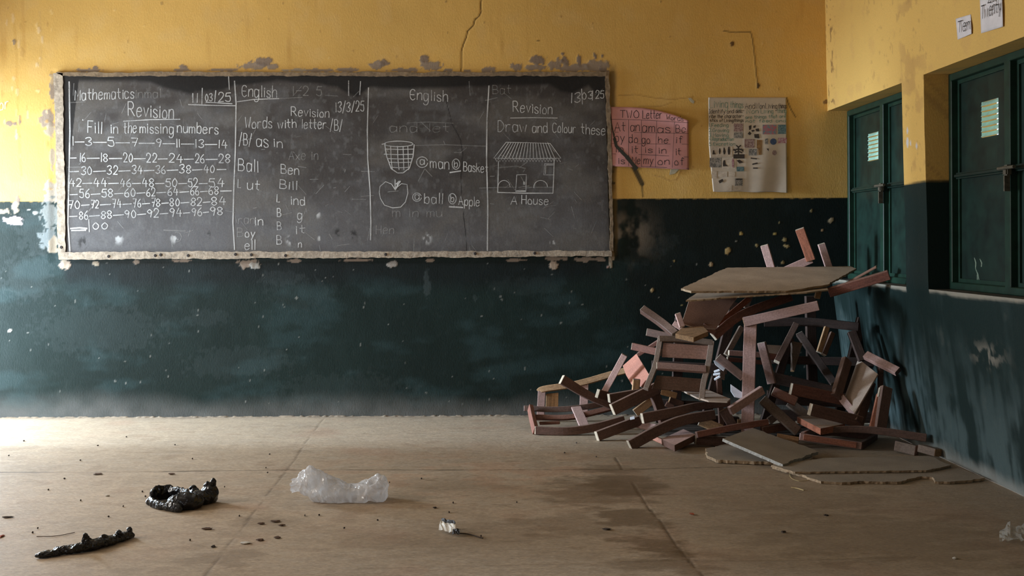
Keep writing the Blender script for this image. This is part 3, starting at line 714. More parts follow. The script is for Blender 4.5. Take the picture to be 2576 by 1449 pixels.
# ------------------------------------------------------------------ the blackboard
YB = D - 0.014
def BP(px, py): return P(px, py, YB)
M_BOARD = attr_mat('blackboard_paint', rough=0.7, spec=0.16, bump=0.22, bscale=70, bdist=0.003, speck=0.16, sscale=190, stretch=(1, 1, 0.6))
M_CEMENT2 = plain('shaded_cement_edge', (0.20, 0.14, 0.085), rough=.95, var=.4, scale=38, bump=.8)  # darker copy of the cement edge, shadow put into its colour
M_CEMENT = plain('raw_cement_edge', (0.33, 0.265, 0.20), rough=.95, var=.4, scale=38, bump=.8)
def chalk_mat(name, c, cover):
    m, nt, b = mat(name); out = nt.nodes['Material Output']
    tc = N(nt, 'ShaderNodeTexCoord'); n1 = N(nt, 'ShaderNodeTexNoise', i_Scale=420.0, i_Detail=3.0); L(nt, tc, 'Object', n1, 'Vector')
    n2 = N(nt, 'ShaderNodeTexNoise', i_Scale=9.0, i_Detail=3.0); L(nt, tc, 'Object', n2, 'Vector')
    ad = N(nt, 'ShaderNodeMath', operation='ADD'); L(nt, n1, 0, ad, 0); L(nt, n2, 0, ad, 1)
    r = N(nt, 'ShaderNodeMapRange'); L(nt, ad, 0, r, 0); r.inputs[1].default_value = .72; r.inputs[2].default_value = 1.2; r.inputs[3].default_value = cover * .35; r.inputs[4].default_value = cover
    b.inputs['Base Color'].default_value = (*c, 1); b.inputs['Roughness'].default_value = .95; b.inputs['Specular IOR Level'].default_value = .1
    tr = N(nt, 'ShaderNodeBsdfTransparent'); mx = N(nt, 'ShaderNodeMixShader'); L(nt, r, 0, mx, 0); L(nt, tr, 0, mx, 1); L(nt, b, 0, mx, 2); L(nt, mx, 0, out, 'Surface')
    return m
M_CHALK = chalk_mat('white_chalk', (0.58, 0.56, 0.54), 0.92)
M_FAINT = chalk_mat('rubbed_chalk', (0.40, 0.38, 0.36), 0.38)
def build_board():
    root = empty('blackboard', BP(845, 635), 'long black chalkboard covered in white chalk lessons, framed by a raw cement edge', 'blackboard')
    c4 = [BP(156, 189), BP(1523, 190), BP(1535, 634), BP(164, 637)]
    nx, ny = 700, 236
    U, V_ = np.meshgrid(np.linspace(0, 1, nx), np.linspace(0, 1, ny))
    q = [np.array(c) for c in c4]
    pos = ((1 - U) * (1 - V_))[..., None] * q[0] + (U * (1 - V_))[..., None] * q[1] + (U * V_)[..., None] * q[2] + ((1 - U) * V_)[..., None] * q[3]
    X, Z = pos[..., 0], pos[..., 2]; px, py = to_px(X, Z)
    n1 = fbm(X * 2.2, Z * 2.6, 201, 5); n2 = fbm(X * 8, Z * 16, 202, 4); n3 = fbm(X * 40, Z * 26, 203, 3)
    c = np.broadcast_to(np.array((0.056, 0.047, 0.042)), X.shape + (3,)).copy() * (0.72 + 0.55 * n1)[..., None]
    c = mix(c, (0.105, 0.10, 0.10), 0.55 * sstep(.45, .75, n2 * .5 + n1 * .5)); c = mix(c, (0.155, 0.15, 0.155), 0.6 * sstep(400, 620, py + 140 * (n1 - .5)) * (1 - .45 * sstep(560, 1000, px)))
    c = mix(c, (0.13, 0.115, 0.10), .5 * sstep(.5, .72, fbm(X * 3.2 + 5, Z * 4.5, 207, 5)))
    c = mix(c, (0.16, 0.155, 0.15), 0.30 * sstep(.6, .78, n3))
    # cloth sweeps
    for cx, cy, r, a in [(330, 340, 150, .28), (480, 300, 130, .2), (760, 290, 170, .22), (1080, 330, 160, .16), (300, 560, 180, .3), (1330, 560, 130, .2), (700, 560, 160, .2), (1440, 330, 120, .16), (1000, 560, 120, .16)]:
        d = np.hypot(px - cx, (py - cy) * 1.5); arc = np.sin(d / 9 + 5 * n2) * .5 + .5
        c = mix(c, (0.15, 0.145, 0.145), a * arc * (1 - sstep(.3 * r, r, d)))
    # never wiped black band along the top and edges
    kx = [150, 200, 380, 420, 480, 560, 590, 640, 700, 790, 850, 900, 930, 1000, 1120, 1230, 1380, 1410, 1440, 1480, 1500, 1540]
    ky = [640, 204, 207, 222, 236, 226, 216, 212, 204, 212, 222, 246, 222, 222, 224, 216, 214, 232, 234, 216, 240, 250]
    bl = np.interp(px, kx, ky) + 10 * (n2 - .5)
    m = 1 - sstep(-7, 7, py - bl); c = mix(c, (0.013, 0.011, 0.010), .92 * m)
    m = (1 - sstep(0, 12, px - 162 - (py - 190) * .01 + 8 * (n2 - .5))); c = mix(c, (0.02, 0.017, 0.016), .8 * m)
    m = sstep(-14, 6, px - 1519 - (py - 190) * .026 + 10 * (n2 - .5)); c = mix(c, (0.03, 0.024, 0.02), .6 * m)
    for i, (x, y, r) in enumerate([(520, 590, 16), (640, 560, 10), (800, 540, 10), (850, 585, 12), (805, 600, 8), (730, 605, 14), (890, 590, 14), (1075, 600, 16), (1390, 608, 14), (1330, 590, 10), (300, 600, 16), (440, 600, 14), (210, 610, 20)]):
        d = np.hypot(px - x, (py - y) * .8) / r; mm = (1 - sstep(.2, 1, d)) * sstep(.54, .64, n3)
        c = mix(c, (0.45, 0.44, 0.43) if i % 3 else (0.015, 0.013, 0.012), .8 * mm)
    for cr in ([(1118, 240), (1123, 255), (1133, 295), (1137, 312), (1150, 335), (1159, 353), (1164, 386), (1159, 457), (1165, 532), (1172, 593), (1174, 632)],):
        m = 1 - sstep(.4, 1.5, seg_dist(px, py, cr) + 1.2 * (n2 - .5)); c = mix(c, (0.010, 0.008, 0.007), .85 * m)
    pos[..., 1] -= 0.0022 * (n1 - .5)
    me = np_mesh('writing_surface', pos.reshape(-1, 3), grid_faces(nx, ny, flip=True), True)
    set_col(me, 'paint', np.concatenate([np.clip(c, .004, .9), np.zeros(X.shape + (1,))], -1).reshape(-1, 4))
    o = link('writing_surface', me, M_BOARD, root)
    sd = o.modifiers.new('thick', 'SOLIDIFY'); sd.thickness = .010; sd.offset = -1
    def border(poly, y, t, seed, m=None):
        return panel('cement_border', [(x, yy, y) for x, yy in poly], t, [m or M_CEMENT], root, ragged=.006, step=.016, seed=seed, toward=(0, -1, 0))
    border([(134, 184), (158, 184), (165, 650), (147, 652)], D - .020, .018, 1)
    border([(140, 182), (1526, 180), (1525, 191), (157, 191)], D - .020, .018, 2, M_CEMENT2)
    b = border([(150, 634), (1538, 631), (1539, 645), (148, 653)], D - .034, .032, 3)
    border([(1523, 180), (1533, 180), (1545, 655), (1536, 655)], D - .018, .016, 4, M_CEMENT2)
    # nail holes of the former wooden rail
    for x, y in [(154, 622), (273, 645), (390, 643), (404, 641), (473, 643), (592, 640), (718, 643), (632, 641), (970, 640), (1345, 637), (1195, 638)]:
        bm = bmesh.new(); bmesh.ops.create_cone(bm, cap_ends=True, segments=9, radius1=.011, radius2=.008, depth=.004)
        link('nail_hole', bm_mesh('nail_hole', bm), M_HOLE, root, Matrix.Translation(P(x, y, D - (.0355 if x > 200 else .0215))) @ Matrix.Rotation(math.pi / 2, 4, 'X'))
    return root
M_HOLE = plain('dark_hole', (0.03, 0.022, 0.018), rough=.9)
board = build_board()

def circ(x, y, rx, ry, a0=0, a1=360, n=22): return [(x + rx * math.cos(math.radians(a0 + (a1 - a0) * k / n)), y - ry * math.sin(math.radians(a0 + (a1 - a0) * k / n))) for k in range(n + 1)]
def rowof(items, y0, y1, h, dash0=None, dash1=None):
    """numbers at their own places, dashes drawn between them"""
    S = []; x0, x1 = 172, 585; yy = lambda x: y0 + (y1 - y0) * (x - x0) / (x1 - x0)
    if dash0: S.append([(dash0[0], yy(dash0[0]) - h * .40), (dash0[1], yy(dash0[1]) - h * .42)])
    for (a, b, s), nx in zip(items, items[1:] + [None]):
        S += T(s, a, b, yy(a), yy(b), h, seed=a)
        if nx and nx[0] - b > 9: S.append([(b + 4, yy(b) - h * .38), (nx[0] - 4, yy(nx[0]) - h * .42)])
    if dash1: S.append([(dash1[0], yy(dash1[0]) - h * .4), (dash1[1], yy(dash1[1]) - h * .4)])
    return S
c1 = T('Mathematics', 189, 337, 252, 247, 26) + T('11', 483, 497, 258, 258, 24) + T('03', 517, 534, 254, 254, 18) + T('25', 549, 580, 256, 254, 22) + [[(509, 222), (508, 263)], [(543, 228), (540, 258)], [(474, 263), (530, 265), (592, 266)], [(518, 257), (584, 261)]]
c1 += T('Revision', 323, 437, 291, 298, 33) + [[(311, 305), (380, 301), (453, 300)]] + T('Fill', 221, 256, 334, 336, 29) + T('in', 279, 297, 335, 335, 24) + T('the', 312, 343, 336, 333, 27) + T('missing', 352, 436, 334, 336, 25) + T('numbers', 446, 549, 333, 337, 25) + T("'", 207, 210, 320, 320, 20)
c1 += rowof([(183, 185, '1'), (216, 231, '3'), (272, 287, '5'), (330, 346, '7'), (393, 406, '9'), (444, 452, '11'), (492, 512, '13'), (550, 571, '14')], 365, 373, 21)
c1 += rowof([(201, 215, '16'), (254, 271, '18'), (311, 333, '20'), (370, 394, '22'), (425, 459, '24'), (491, 514, '26'), (551, 578, '28')], 406, 410, 21, (175, 192))
c1 += rowof([(205, 231, '30'), (270, 295, '32'), (332, 358, '34'), (392, 416, '36'), (452, 480, '38'), (513, 539, '40')], 440, 434, 20, (176, 198), (546, 569))
c1 += rowof([(175, 204, '42'), (236, 269, '44'), (302, 329, '46'), (358, 387, '48'), (417, 445, '50'), (474, 497, '52'), (526, 563, '54')], 469, 470, 20)
c1 += rowof([(201, 225, '56'), (256, 284, '58'), (314, 340, '60'), (369, 390, '62'), (422, 448, '64'), (479, 500, '66'), (526, 549, '68')], 498, 488, 20, (176, 195), (555, 583))
c1 += rowof([(172, 201, '70'), (229, 248, '72'), (283, 305, '74'), (335, 354, '76'), (381, 403, '78'), (428, 451, '80'), (480, 507, '82'), (533, 567, '84')], 525, 515, 20)
c1 += rowof([(200, 221, '86'), (255, 281, '88'), (315, 342, '90'), (371, 399, '92'), (427, 457, '94'), (482, 507, '96'), (529, 560, '98')], 553, 540, 20, (175, 194))
c1 += T('1', 222, 227, 583, 583, 30) + T('00', 234, 270, 577, 576, 17) + [[1.8, (178, 575), (200, 573), (219, 575)], [1.5, (180, 580), (216, 579)]]
dv = [[1.5, (174, 206), (176, 330), (173, 470), (171, 560), (176, 632)], [1.3, (590, 204), (594, 260), (592, 380), (588, 480), (586, 560), (590, 628)], [(575, 190), (577, 225)]]
c2 = T('English', 609, 696, 242, 246, 28) + [[(597, 256), (640, 250), (702, 248)]] + T('Revision', 733, 828, 291, 295, 21) + T('13/3/25', 844, 915, 282, 279, 24) + T('Words', 616, 684, 322, 322, 26) + T('with', 699, 745, 323, 321, 22) + T('letter', 759, 820, 323, 324, 24) + T('/B/', 831, 861, 328, 328, 26)
c2 += T('/B/', 602, 633, 364, 366, 28) + T('as', 645, 675, 368, 370, 30) + T('in', 689, 711, 369, 372, 22) + T('Ball', 600, 649, 429, 433, 29) + T('Ben', 707, 752, 436, 440, 24) + T('ut', 622, 653, 476, 478, 24) + T('[', 599, 606, 472, 472, 22) + T('Bill', 704, 747, 473, 478, 21) + T('ind', 732, 767, 514, 516, 22) + T('[', 697, 704, 508, 508, 20)
c2 += T('B', 698, 707, 545, 545, 21) + T('g', 748, 759, 551, 551, 22) + T('in', 642, 662, 566, 566, 21) + T('B', 698, 708, 578, 578, 20) + T('it', 744, 768, 588, 586, 20) + T('oy', 617, 641, 596, 596, 20) + T('B', 697, 709, 614, 614, 22) + T('ell', 616, 642, 628, 628, 24) + T('n', 750, 758, 622, 622, 18)
dv += [[1.2, (927, 221), (924, 330), (925, 400), (931, 480), (933, 560), (932, 604)]] + [[(877, 203), (877, 240)], [(907, 205), (905, 238)]]
c3 = T('English', 1032, 1126, 250, 256, 26) + T('man', 1083, 1130, 422, 426, 26) + T('Basket', 1166, 1227, 430, 434, 23) + T('ball', 1068, 1113, 511, 512, 25) + T('Apple', 1154, 1206, 515, 519, 22)
for x, y, r, ch in [(1062, 408, 14, 'a'), (1049, 496, 11, 'a')]: c3 += [circ(x, y, r, r * .95, 20, 350)] + T(ch, x - 5, x + 6, y + 6, y + 6, 18)
for x, y in [(1147, 413), (1138, 500)]: c3 += [circ(x, y, 9.5, 13, 0, 365)] + T('b', x - 4, x + 4, y + 8, y + 7, 17)
c3 += [[1.6, (1132, 434), (1159, 430)], [1.6, (1130, 520), (1164, 522)]]
bk = [circ(1003, 362, 36, 7), [1.3, (968, 362), (970, 378), (973, 394), (984, 424), (1000, 435), (1014, 435), (1030, 423), (1039, 394), (1042, 364)], [(961, 363), (970, 361)]]
for x in (983, 1000, 1014, 1026): bk.append([(x, 368), (x + 1, 400), (x + (2 if x > 1000 else 4), 427)])
for y, a, b in ((375, 971, 1040), (388, 966, 1040), (399, 976, 1037), (408, 979, 1035), (421, 984, 1028)): bk.append([(a, y), ((a + b) / 2, y + 1), (b, y)])
bk += [[(994, 477), (985, 463), (970, 457), (956, 469), (954, 484), (957, 499), (967, 516), (988, 523), (1008, 521), (1020, 508), (1026, 486), (1024, 464), (1010, 462), (1000, 470), (994, 478)], [(994, 452), (994, 474)], [1.6, (1007, 456), (1001, 464), (996, 474)], [1.4, (1004, 456), (997, 463)]]
dv += [[1.3, (1230, 216), (1225, 300), (1224, 400), (1227, 520), (1226, 630)]]
c4 = T('Revision', 1291, 1389, 281, 287, 25) + [[(1284, 297), (1340, 296), (1402, 297)]] + T('13', 1436, 1459, 259, 257, 24) + T('03', 1465, 1490, 250, 248, 18) + T('25', 1498, 1519, 248, 246, 19) + [[(1463, 224), (1465, 262)], [(1491, 228), (1490, 252)]]
c4 += T('Draw', 1252, 1325, 331, 332, 28) + T('and', 1339, 1377, 333, 333, 24) + T('Colour', 1390, 1448, 332, 335, 24) + T('these', 1462, 1522, 336, 340, 25) + T('A', 1285, 1300, 514, 514, 20) + T('House', 1312, 1379, 513, 515, 21)
hs = [[(1273, 358), (1330, 359), (1384, 361), (1411, 398), (1330, 399), (1242, 398), (1273, 358)], [1.3, (1254, 406), (1253, 445), (1252, 484)], [1.6, (1252, 484), (1320, 486), (1391, 486)], [1.3, (1394, 400), (1393, 440), (1391, 486)], [(1370, 412), (1394, 412), (1393, 440), (1368, 440), (1370, 412)], [(1373, 415), (1391, 415)], [(1373, 415), (1372, 437)], [(1300, 440), (1324, 439), (1323, 482), (1297, 482), (1300, 440)], circ(1268, 470, 15, 16, 0, 180), circ(1360, 470, 17, 16, 0, 190), [1.4, (1299, 480), (1321, 480)], [(1317, 458), (1320, 458), (1320, 464), (1317, 464), (1317, 458)]]
for k in range(17): xa = 1279 + k * 6.2; hs.append([(xa, 359.5), (xa - 25 + k * 2.6, 397)])
zz = []
for k in range(22): zz += [(1246 + k * 7.6, 399), (1250 + k * 7.6, 407)]
hs.append(zz)
LW = .0062
ribbon_mesh('chalk_lettering', c1, BP, LW, (0, -1, 0), M_CHALK, board, lift=.0012, seed=1)
ribbon_mesh('chalk_lettering', c2, BP, LW * .9, (0, -1, 0), M_CHALK, board, lift=.0012, seed=2)
ribbon_mesh('chalk_lettering', c3, BP, LW * .85, (0, -1, 0), M_CHALK, board, lift=.0012, seed=3)
ribbon_mesh('chalk_drawing', bk, BP, LW * .85, (0, -1, 0), M_CHALK, board, lift=.0012, seed=4)
ribbon_mesh('chalk_lettering', c4, BP, LW * .85, (0, -1, 0), M_CHALK, board, lift=.0012, seed=5)
ribbon_mesh('chalk_drawing', hs, BP, LW * .7, (0, -1, 0), M_CHALK, board, lift=.0012, seed=6)
for k, d_ in enumerate(dv): ribbon_mesh('chalk_divider', [d_], BP, LW, (0, -1, 0), M_CHALK, board, lift=.0011, seed=60 + k)
fa = [[(1043, 366), (1120, 364), (1226, 368)], [(1025, 309), (1079, 307), (1140, 310)], [(1206, 473), (1253, 472)], [1.6, (412, 579), (466, 581)], [(432, 590), (433, 620)], circ(446, 596, 10, 12, -120, 120), [(210, 420), (170, 421)], [(178, 258), (215, 256)], [(1254, 471), (1300, 471)], [(1324, 471), (1391, 471)], [1.6, (1255, 422), (1300, 418), (1322, 424), (1316, 432)], [(925, 604), (930, 575)], [(1040, 640), (1042, 600)], [(176, 210), (176, 232)], [(186, 210), (184, 240)], [(702, 248), (760, 245)], [(1180, 205), (1183, 240)]]
R0 = random.Random(11)
for _ in range(120):
    x = R0.uniform(185, 1500); y = R0.uniform(230, 625); a = R0.uniform(-1.4, -.6) if R0.random() < .6 else R0.uniform(-.3, .3); l = R0.uniform(6, 34)
    fa.append([R0.uniform(.5, 1.1), (x, y), (x + l * math.cos(a), y + l * math.sin(a) * R0.choice([1, -1]))])
for s, x0, x1, y in [('inmal', 340, 404, 246), ('Axe in', 727, 800, 402), ('m in mu', 988, 1112, 545), ('Hen', 946, 990, 588), ('and let', 980, 1130, 332), ('Bat', 1240, 1284, 236), ('1-2 5', 736, 808, 240), ('ran', 600, 640, 563), ('B', 598, 612, 595)]: fa += T(s, x0, x1, y, y, 22)
rub = ribbon_mesh('rubbed_chalk_marking', fa, BP, LW * .9, (0, -1, 0), M_FAINT, board, lift=.0007, seed=7); rub['kind'] = 'stuff'
er = ribbon_mesh('chalk_lettering', T('or', -2, 20, 277, 272, 26), lambda x, y: P(x, y, D - .006), LW, (0, -1, 0), chalk_mat('chalk_on_wall', (.8, .74, .62), .6), wall_back, seed=8)

# ------------------------------------------------------------------ wall charts
def paper_mat(name, c, rough=.7):
    m, nt, b = mat(name)
    tc = N(nt, 'ShaderNodeTexCoord'); n1 = N(nt, 'ShaderNodeTexNoise', i_Scale=14.0, i_Detail=4.0); L(nt, tc, 'Object', n1, 'Vector')
    g = ramp(nt, (n1, 0), [(.3, tuple(x * .88 for x in c)), (.7, tuple(min(1, x * 1.06) for x in c))]); L(nt, g, 0, b, 'Base Color')
    b.inputs['Roughness'].default_value = rough; return m
M_PINK = paper_mat('pink_paper', (0.50, 0.225, 0.205)); M_WHITE = paper_mat('off_white_paper', (0.50, 0.41, 0.32)); M_NOTE = paper_mat('white_note_paper', (0.62, 0.56, 0.55))
M_INK = plain('black_marker_ink', (0.018, 0.015, 0.016), rough=.6); M_GINK = plain('faded_green_marker_ink', (0.12, 0.21, 0.155), rough=.7, var=.4, scale=60); M_DK = plain('dark_smear', (0.03, 0.026, 0.018), rough=.8)
def paper_sheet(name, outline_fn, nx, ny, bulge, mats, parent):
    """outline_fn(u, v) -> pixel; bulge(u, v) -> metres off the wall"""
    V = []
    for j in range(ny):
        for i in range(nx):
            u, v = i / (nx - 1), j / (ny - 1); x, y = outline_fn(u, v); V.append(P(x, y, D - bulge(u, v)))
    me = np_mesh(name, np.array([tuple(v) for v in V]), grid_faces(nx, ny, flip=True), True)
    o = link(name, me, mats, parent); s = o.modifiers.new('thick', 'SOLIDIFY'); s.thickness = .0008; s.offset = 1
    return o
def lerp(a, b, t): return a + (b - a) * t
# pink chart
TOPX = [0, .1, .25, .42, .62, .82, 1]; TOPY = [269, 269, 269.5, 271.5, 278, 289, 303]
def pk_out(u, v):
    xl = lerp(1534, 1538, v); xr = lerp(1732, 1733, v); top = float(np.interp(u, TOPX, TOPY)); bot = lerp(418, 427, u)
    return lerp(xl, xr, u), lerp(top, bot, v)
def pk_b(u, v): return .010 + .045 * max(0, u - .2) * max(0, .22 - v) / .22 + .003 * math.sin(u * 9) * v + .004 * v * v
pink = empty('wall_chart', P(1634, 425, D - .01), 'pink paper chart of two letter words with a curling top edge, right of the blackboard', 'wall chart')
paper_sheet('pink_sheet', pk_out, 40, 26, pk_b, M_PINK, pink)
def on_pink(px_, py_):
    u = (px_ - 1535) / 198; u = min(1, max(0, u)); top = float(np.interp(u, TOPX, TOPY)); bot = lerp(418, 427, u); v = min(1, max(0, (py_ - top) / (bot - top)))
    return P(px_, py_, D - pk_b(u, v) - .0016)
ink = T('TWO', 1560, 1607, 296, 297, 19) + T('Letter', 1617, 1664, 298, 298, 20) + T('Words', 1676, 1719, 300, 305, 11)
rows = [[(1538, 300), (1620, 302), (1732, 309)], [(1538, 332), (1620, 333.5), (1732, 336)], [(1539, 361), (1620, 362), (1732, 363)], [(1539, 387), (1620, 389), (1732, 395)], [(1539, 417), (1620, 419), (1732, 424)]]
cols = [[(1581.5, 301), (1581.5, 418)], [(1613.5, 302), (1613.5, 419)], [(1652, 304), (1648.5, 420)], [(1697, 306), (1691, 422)]]
lines = [[.55] + r for r in rows + cols]
for s, x0, x1, y, h in [('At', 1546, 1573, 330, 23), ('an', 1586, 1609, 330, 23), ('am', 1616, 1647, 332, 23), ('as', 1654, 1686, 334, 20), ('Be', 1700, 1724, 333, 18), ('by', 1546, 1571, 356, 20), ('do', 1582, 1604, 359, 20), ('go', 1615, 1635, 360, 19), ('he', 1656, 1680, 360, 16), ('if', 1700, 1717, 360, 17),
                        ('in', 1549, 1568, 383, 17), ('it', 1589, 1605, 385, 18), ('is', 1622, 1641, 384, 15), ('in', 1657, 1676, 386, 16), ('it', 1700, 1712, 390, 17), ('is', 1555, 1571, 412, 16), ('Me', 1590, 1610, 412, 17), ('my', 1619, 1643, 412, 19), ('on', 1655, 1684, 414, 17), ('of', 1697, 1720, 415, 18)]:
    ink += T(s, x0, x1, y, y, h, jit=.2)
ribbon_mesh('marker_lettering', ink + lines, on_pink, .0038, (0, -1, 0), M_INK, pink, seed=21, wj=.1)
smw = [[.6, (1535, 284), (1538, 312), (1543, 335), (1546, 352)], [1.6, (1546, 350), (1550, 367), (1566, 384), (1580, 398)], [1.8, (1578, 396), (1590, 411), (1600, 424)]]
ribbon_mesh('dark_smear_marking', smw, lambda x, y: on_pink(x, y) + Vector((0, -.0006, 0)), .014, (0, -1, 0), M_DK, pink, seed=22)
# living things chart
def wh_out(u, v):
    xl = float(np.interp(v, [0, .5, .66, 1], [1782, 1783, 1786, 1794])); xr = lerp(1978, 1980.5, v)
    return lerp(xl, xr, u), lerp(245, lerp(482, 484, u), v) + .8 * math.sin(u * 14) * v
def wh_b(u, v): return .008 + .006 * v * (math.sin(u * 17 + v * 3) * .5 + .5) * (1 if u > .45 else .35) + .004 * math.sin(u * 5 + v * 7) * v + .006 * v
chart = empty('wall_chart', P(1880, 484, D - .01), 'large off-white paper chart about living and non living things with small pictures, by the window', 'wall chart')
paper_sheet('paper_sheet', wh_out, 60, 60, wh_b, M_WHITE, chart)
def on_white(px_, py_, lift=.0016):
    v = min(1, max(0, (py_ - 245) / 238)); u = min(1, max(0, (px_ - 1783) / 196)); return P(px_, py_, D - wh_b(u, v) - lift)
bk_ = T('And', 1874, 1899, 274, 273, 14) + T('Non', 1904, 1923, 273, 273, 13) + T('Living', 1926, 1955, 273, 273, 13) + T('things', 1958, 1979, 273, 272, 12)
bk_ += T('Identify', 1783, 1824, 285, 285, 10) + T('and', 1829, 1846, 285, 284, 9) + T('desc-', 1851, 1872, 284, 283, 9) + T('ribe the', 1785, 1818, 297, 297, 9) + T('character-', 1823, 1871, 297, 296, 9) + T('istics of', 1785, 1818, 306, 306, 7) + T('Livingthings', 1822, 1870, 307, 306, 8)
gk = T('Living', 1785, 1831, 271, 270, 19) + T('things', 1837, 1869, 271, 271, 16) + T('Non', 1879, 1908, 286, 285, 12) + T('Living', 1914, 1945, 285, 285, 11) + T('thing', 1956, 1978, 284, 284, 11) + T('are things that are', 1876, 1977, 299, 296, 8) + T('not feed and', 1876, 1976, 308, 307, 7)
for s, x1, y in [('1.Feeding', 1832, 319), ('2.Growing', 1833, 332), ('3.Moving', 1832, 344), ('4.Reproduction', 1845, 354), ('5.Excretion', 1849, 366)]: gk += T(s, 1784, x1, y, y, 8.5)
ribbon_mesh('marker_lettering', bk_, on_white, .0026, (0, -1, 0), M_INK, chart, seed=31, wj=.1)
ribbon_mesh('green_lettering', gk, on_white, .0030, (0, -1, 0), M_GINK, chart, seed=32, wj=.2)
def pic_mat(nm, a, b_, sc):
    m, nt, b = mat(nm); tc = N(nt, 'ShaderNodeTexCoord'); n1 = N(nt, 'ShaderNodeTexNoise', i_Scale=sc, i_Detail=5.0, i_Roughness=.7); L(nt, tc, 'Object', n1, 'Vector')
    g = ramp(nt, (n1, 0), [(.38, a), (.62, b_)]); L(nt, g, 0, b, 'Base Color'); b.inputs['Roughness'].default_value = .5; return m
PM = {'pale': pic_mat('pale_print', (.40, .32, .25), (.55, .46, .37), 40), 'red': pic_mat('red_grey_print', (.14, .06, .06), (.40, .30, .27), 120), 'grey': pic_mat('grey_print', (.05, .05, .05), (.36, .32, .28), 110), 'teal': pic_mat('teal_print', (.03, .09, .11), (.16, .22, .22), 120),
      'multi': pic_mat('pink_teal_print', (.42, .08, .10), (.10, .20, .22), 60), 'wood': pic_mat('brown_print', (.13, .06, .02), (.24, .12, .04), 50), 'dark': pic_mat('dark_print', (.015, .012, .012), (.05, .035, .03), 60), 'blue': pic_mat('blue_print', (.02, .04, .10), (.05, .09, .18), 90), 'mag': pic_mat('magenta_print', (.25, .04, .08), (.40, .30, .28), 90)}
def picture(poly, m, lift=.0022):
    c = (sum(p[0] for p in poly) / len(poly), sum(p[1] for p in poly) / len(poly))
    bm = bmesh.new(); vs = [bm.verts.new(on_white(x, y, lift)) for x, y in poly]; ce = bm.verts.new(on_white(*c, lift))
    for a, b in zip(vs, vs[1:] + vs[:1]): bm.faces.new([ce, a, b])
    bmesh.ops.recalc_face_normals(bm, faces=bm.faces); link('picture_cutting', bm_mesh('picture_cutting', bm), PM[m], chart)
def rect(x0, y0, x1, y1): return [(x0, y0), (x1, y0), (x1, y1), (x0, y1)]
def crop7(x, y): return 1760 + x * .1932, 220 + y * .1932
for (a, b, c_, d), m in [((445, 470, 565, 575), 'red'), ((445, 585, 565, 660), 'grey'), ((585, 672, 712, 785), 'red'), ((820, 485, 1000, 610), 'multi'), ((1020, 485, 1125, 605), 'teal'), ((1022, 655, 1135, 725), 'mag'), ((640, 800, 745, 885), 'grey'), ((130, 915, 285, 1040), 'grey'), ((482, 1032, 578, 1092), 'teal'), ((440, 870, 585, 925), 'dark'), ((155, 1090, 225, 1185), 'pale'), ((240, 1095, 360, 1165), 'pale'), ((375, 1095, 460, 1165), 'pale'), ((460, 1185, 560, 1280), 'grey'), ((355, 1275, 420, 1345), 'pale'), ((450, 1290, 545, 1345), 'pale'), ((150, 770, 425, 905), 'pale'), ((290, 915, 470, 1055), 'pale'), ((850, 665, 890, 740), 'grey')]:
    p0, p1 = crop7(a, b), crop7(c_, d); picture(rect(p0[0], p0[1], p1[0], p1[1]), m, .0020 if m == 'pale' else .0024)
picture([crop7(*p) for p in [(745, 680), (812, 685), (805, 878), (770, 878), (762, 800), (742, 790)]], 'wood')
picture([crop7(960 + 42 * math.cos(k * .35), 705 + 42 * math.sin(k * .35)) for k in range(18)], 'blue')
picture([crop7(975 + 30 * math.cos(k * .5), 850 + 34 * math.sin(k * .5)) for k in range(12)], 'red')
for pts in [[(640, 500), (675, 490), (672, 545), (645, 555)], [(700, 500), (735, 490), (725, 525), (698, 525)], [(670, 560), (700, 550), (720, 565), (690, 580)], [(725, 540), (770, 532), (778, 572), (740, 572)], [(625, 605), (650, 570), (675, 600), (655, 622)], [(710, 608), (770, 605), (778, 665), (715, 655)], [(870, 795), (900, 795), (898, 830)], [(480, 950), (520, 940), (570, 975), (520, 990)], [(245, 1215), (300, 1190), (310, 1220), (260, 1250)],
            # people cut from magazines, sitting and standing
            [(175, 820), (190, 815), (195, 850), (215, 870), (165, 872), (170, 845)], [(255, 795), (270, 790), (275, 830), (268, 868), (256, 868), (250, 830)], [(312, 780), (322, 775), (340, 835), (330, 870), (314, 872), (306, 835)], [(372, 775), (388, 770), (398, 830), (392, 875), (372, 875), (364, 825)],
            [(310, 950), (330, 945), (340, 1000), (372, 1025), (305, 1028), (302, 990)]]:
    picture([crop7(*p) for p in pts], 'dark', .0030)
picture([crop7(*p) for p in [(425, 925), (440, 925), (450, 960), (445, 1045), (424, 1045), (416, 960)]], 'mag', .0030)
trs = [[crop7(x, y) for x, y in s] for s in [[(505, 868), (505, 770)], [(505, 800), (440, 815)], [(505, 800), (565, 815)], [(505, 780), (480, 755)], [(505, 780), (535, 755)], [(505, 830), (460, 850)], [(505, 830), (550, 850)], [(445, 805), (470, 830)], [(540, 800), (565, 830)], [(670, 920), (740, 930)], [(690, 1000), (750, 985)], [(700, 1050), (750, 1050)], [(480, 1195), (550, 1195)]]]
ribbon_mesh('drawn_tree_print', trs, lambda x, y: on_white(x, y, .0032), .008, (0, -1, 0), PM['dark'], chart, seed=33)
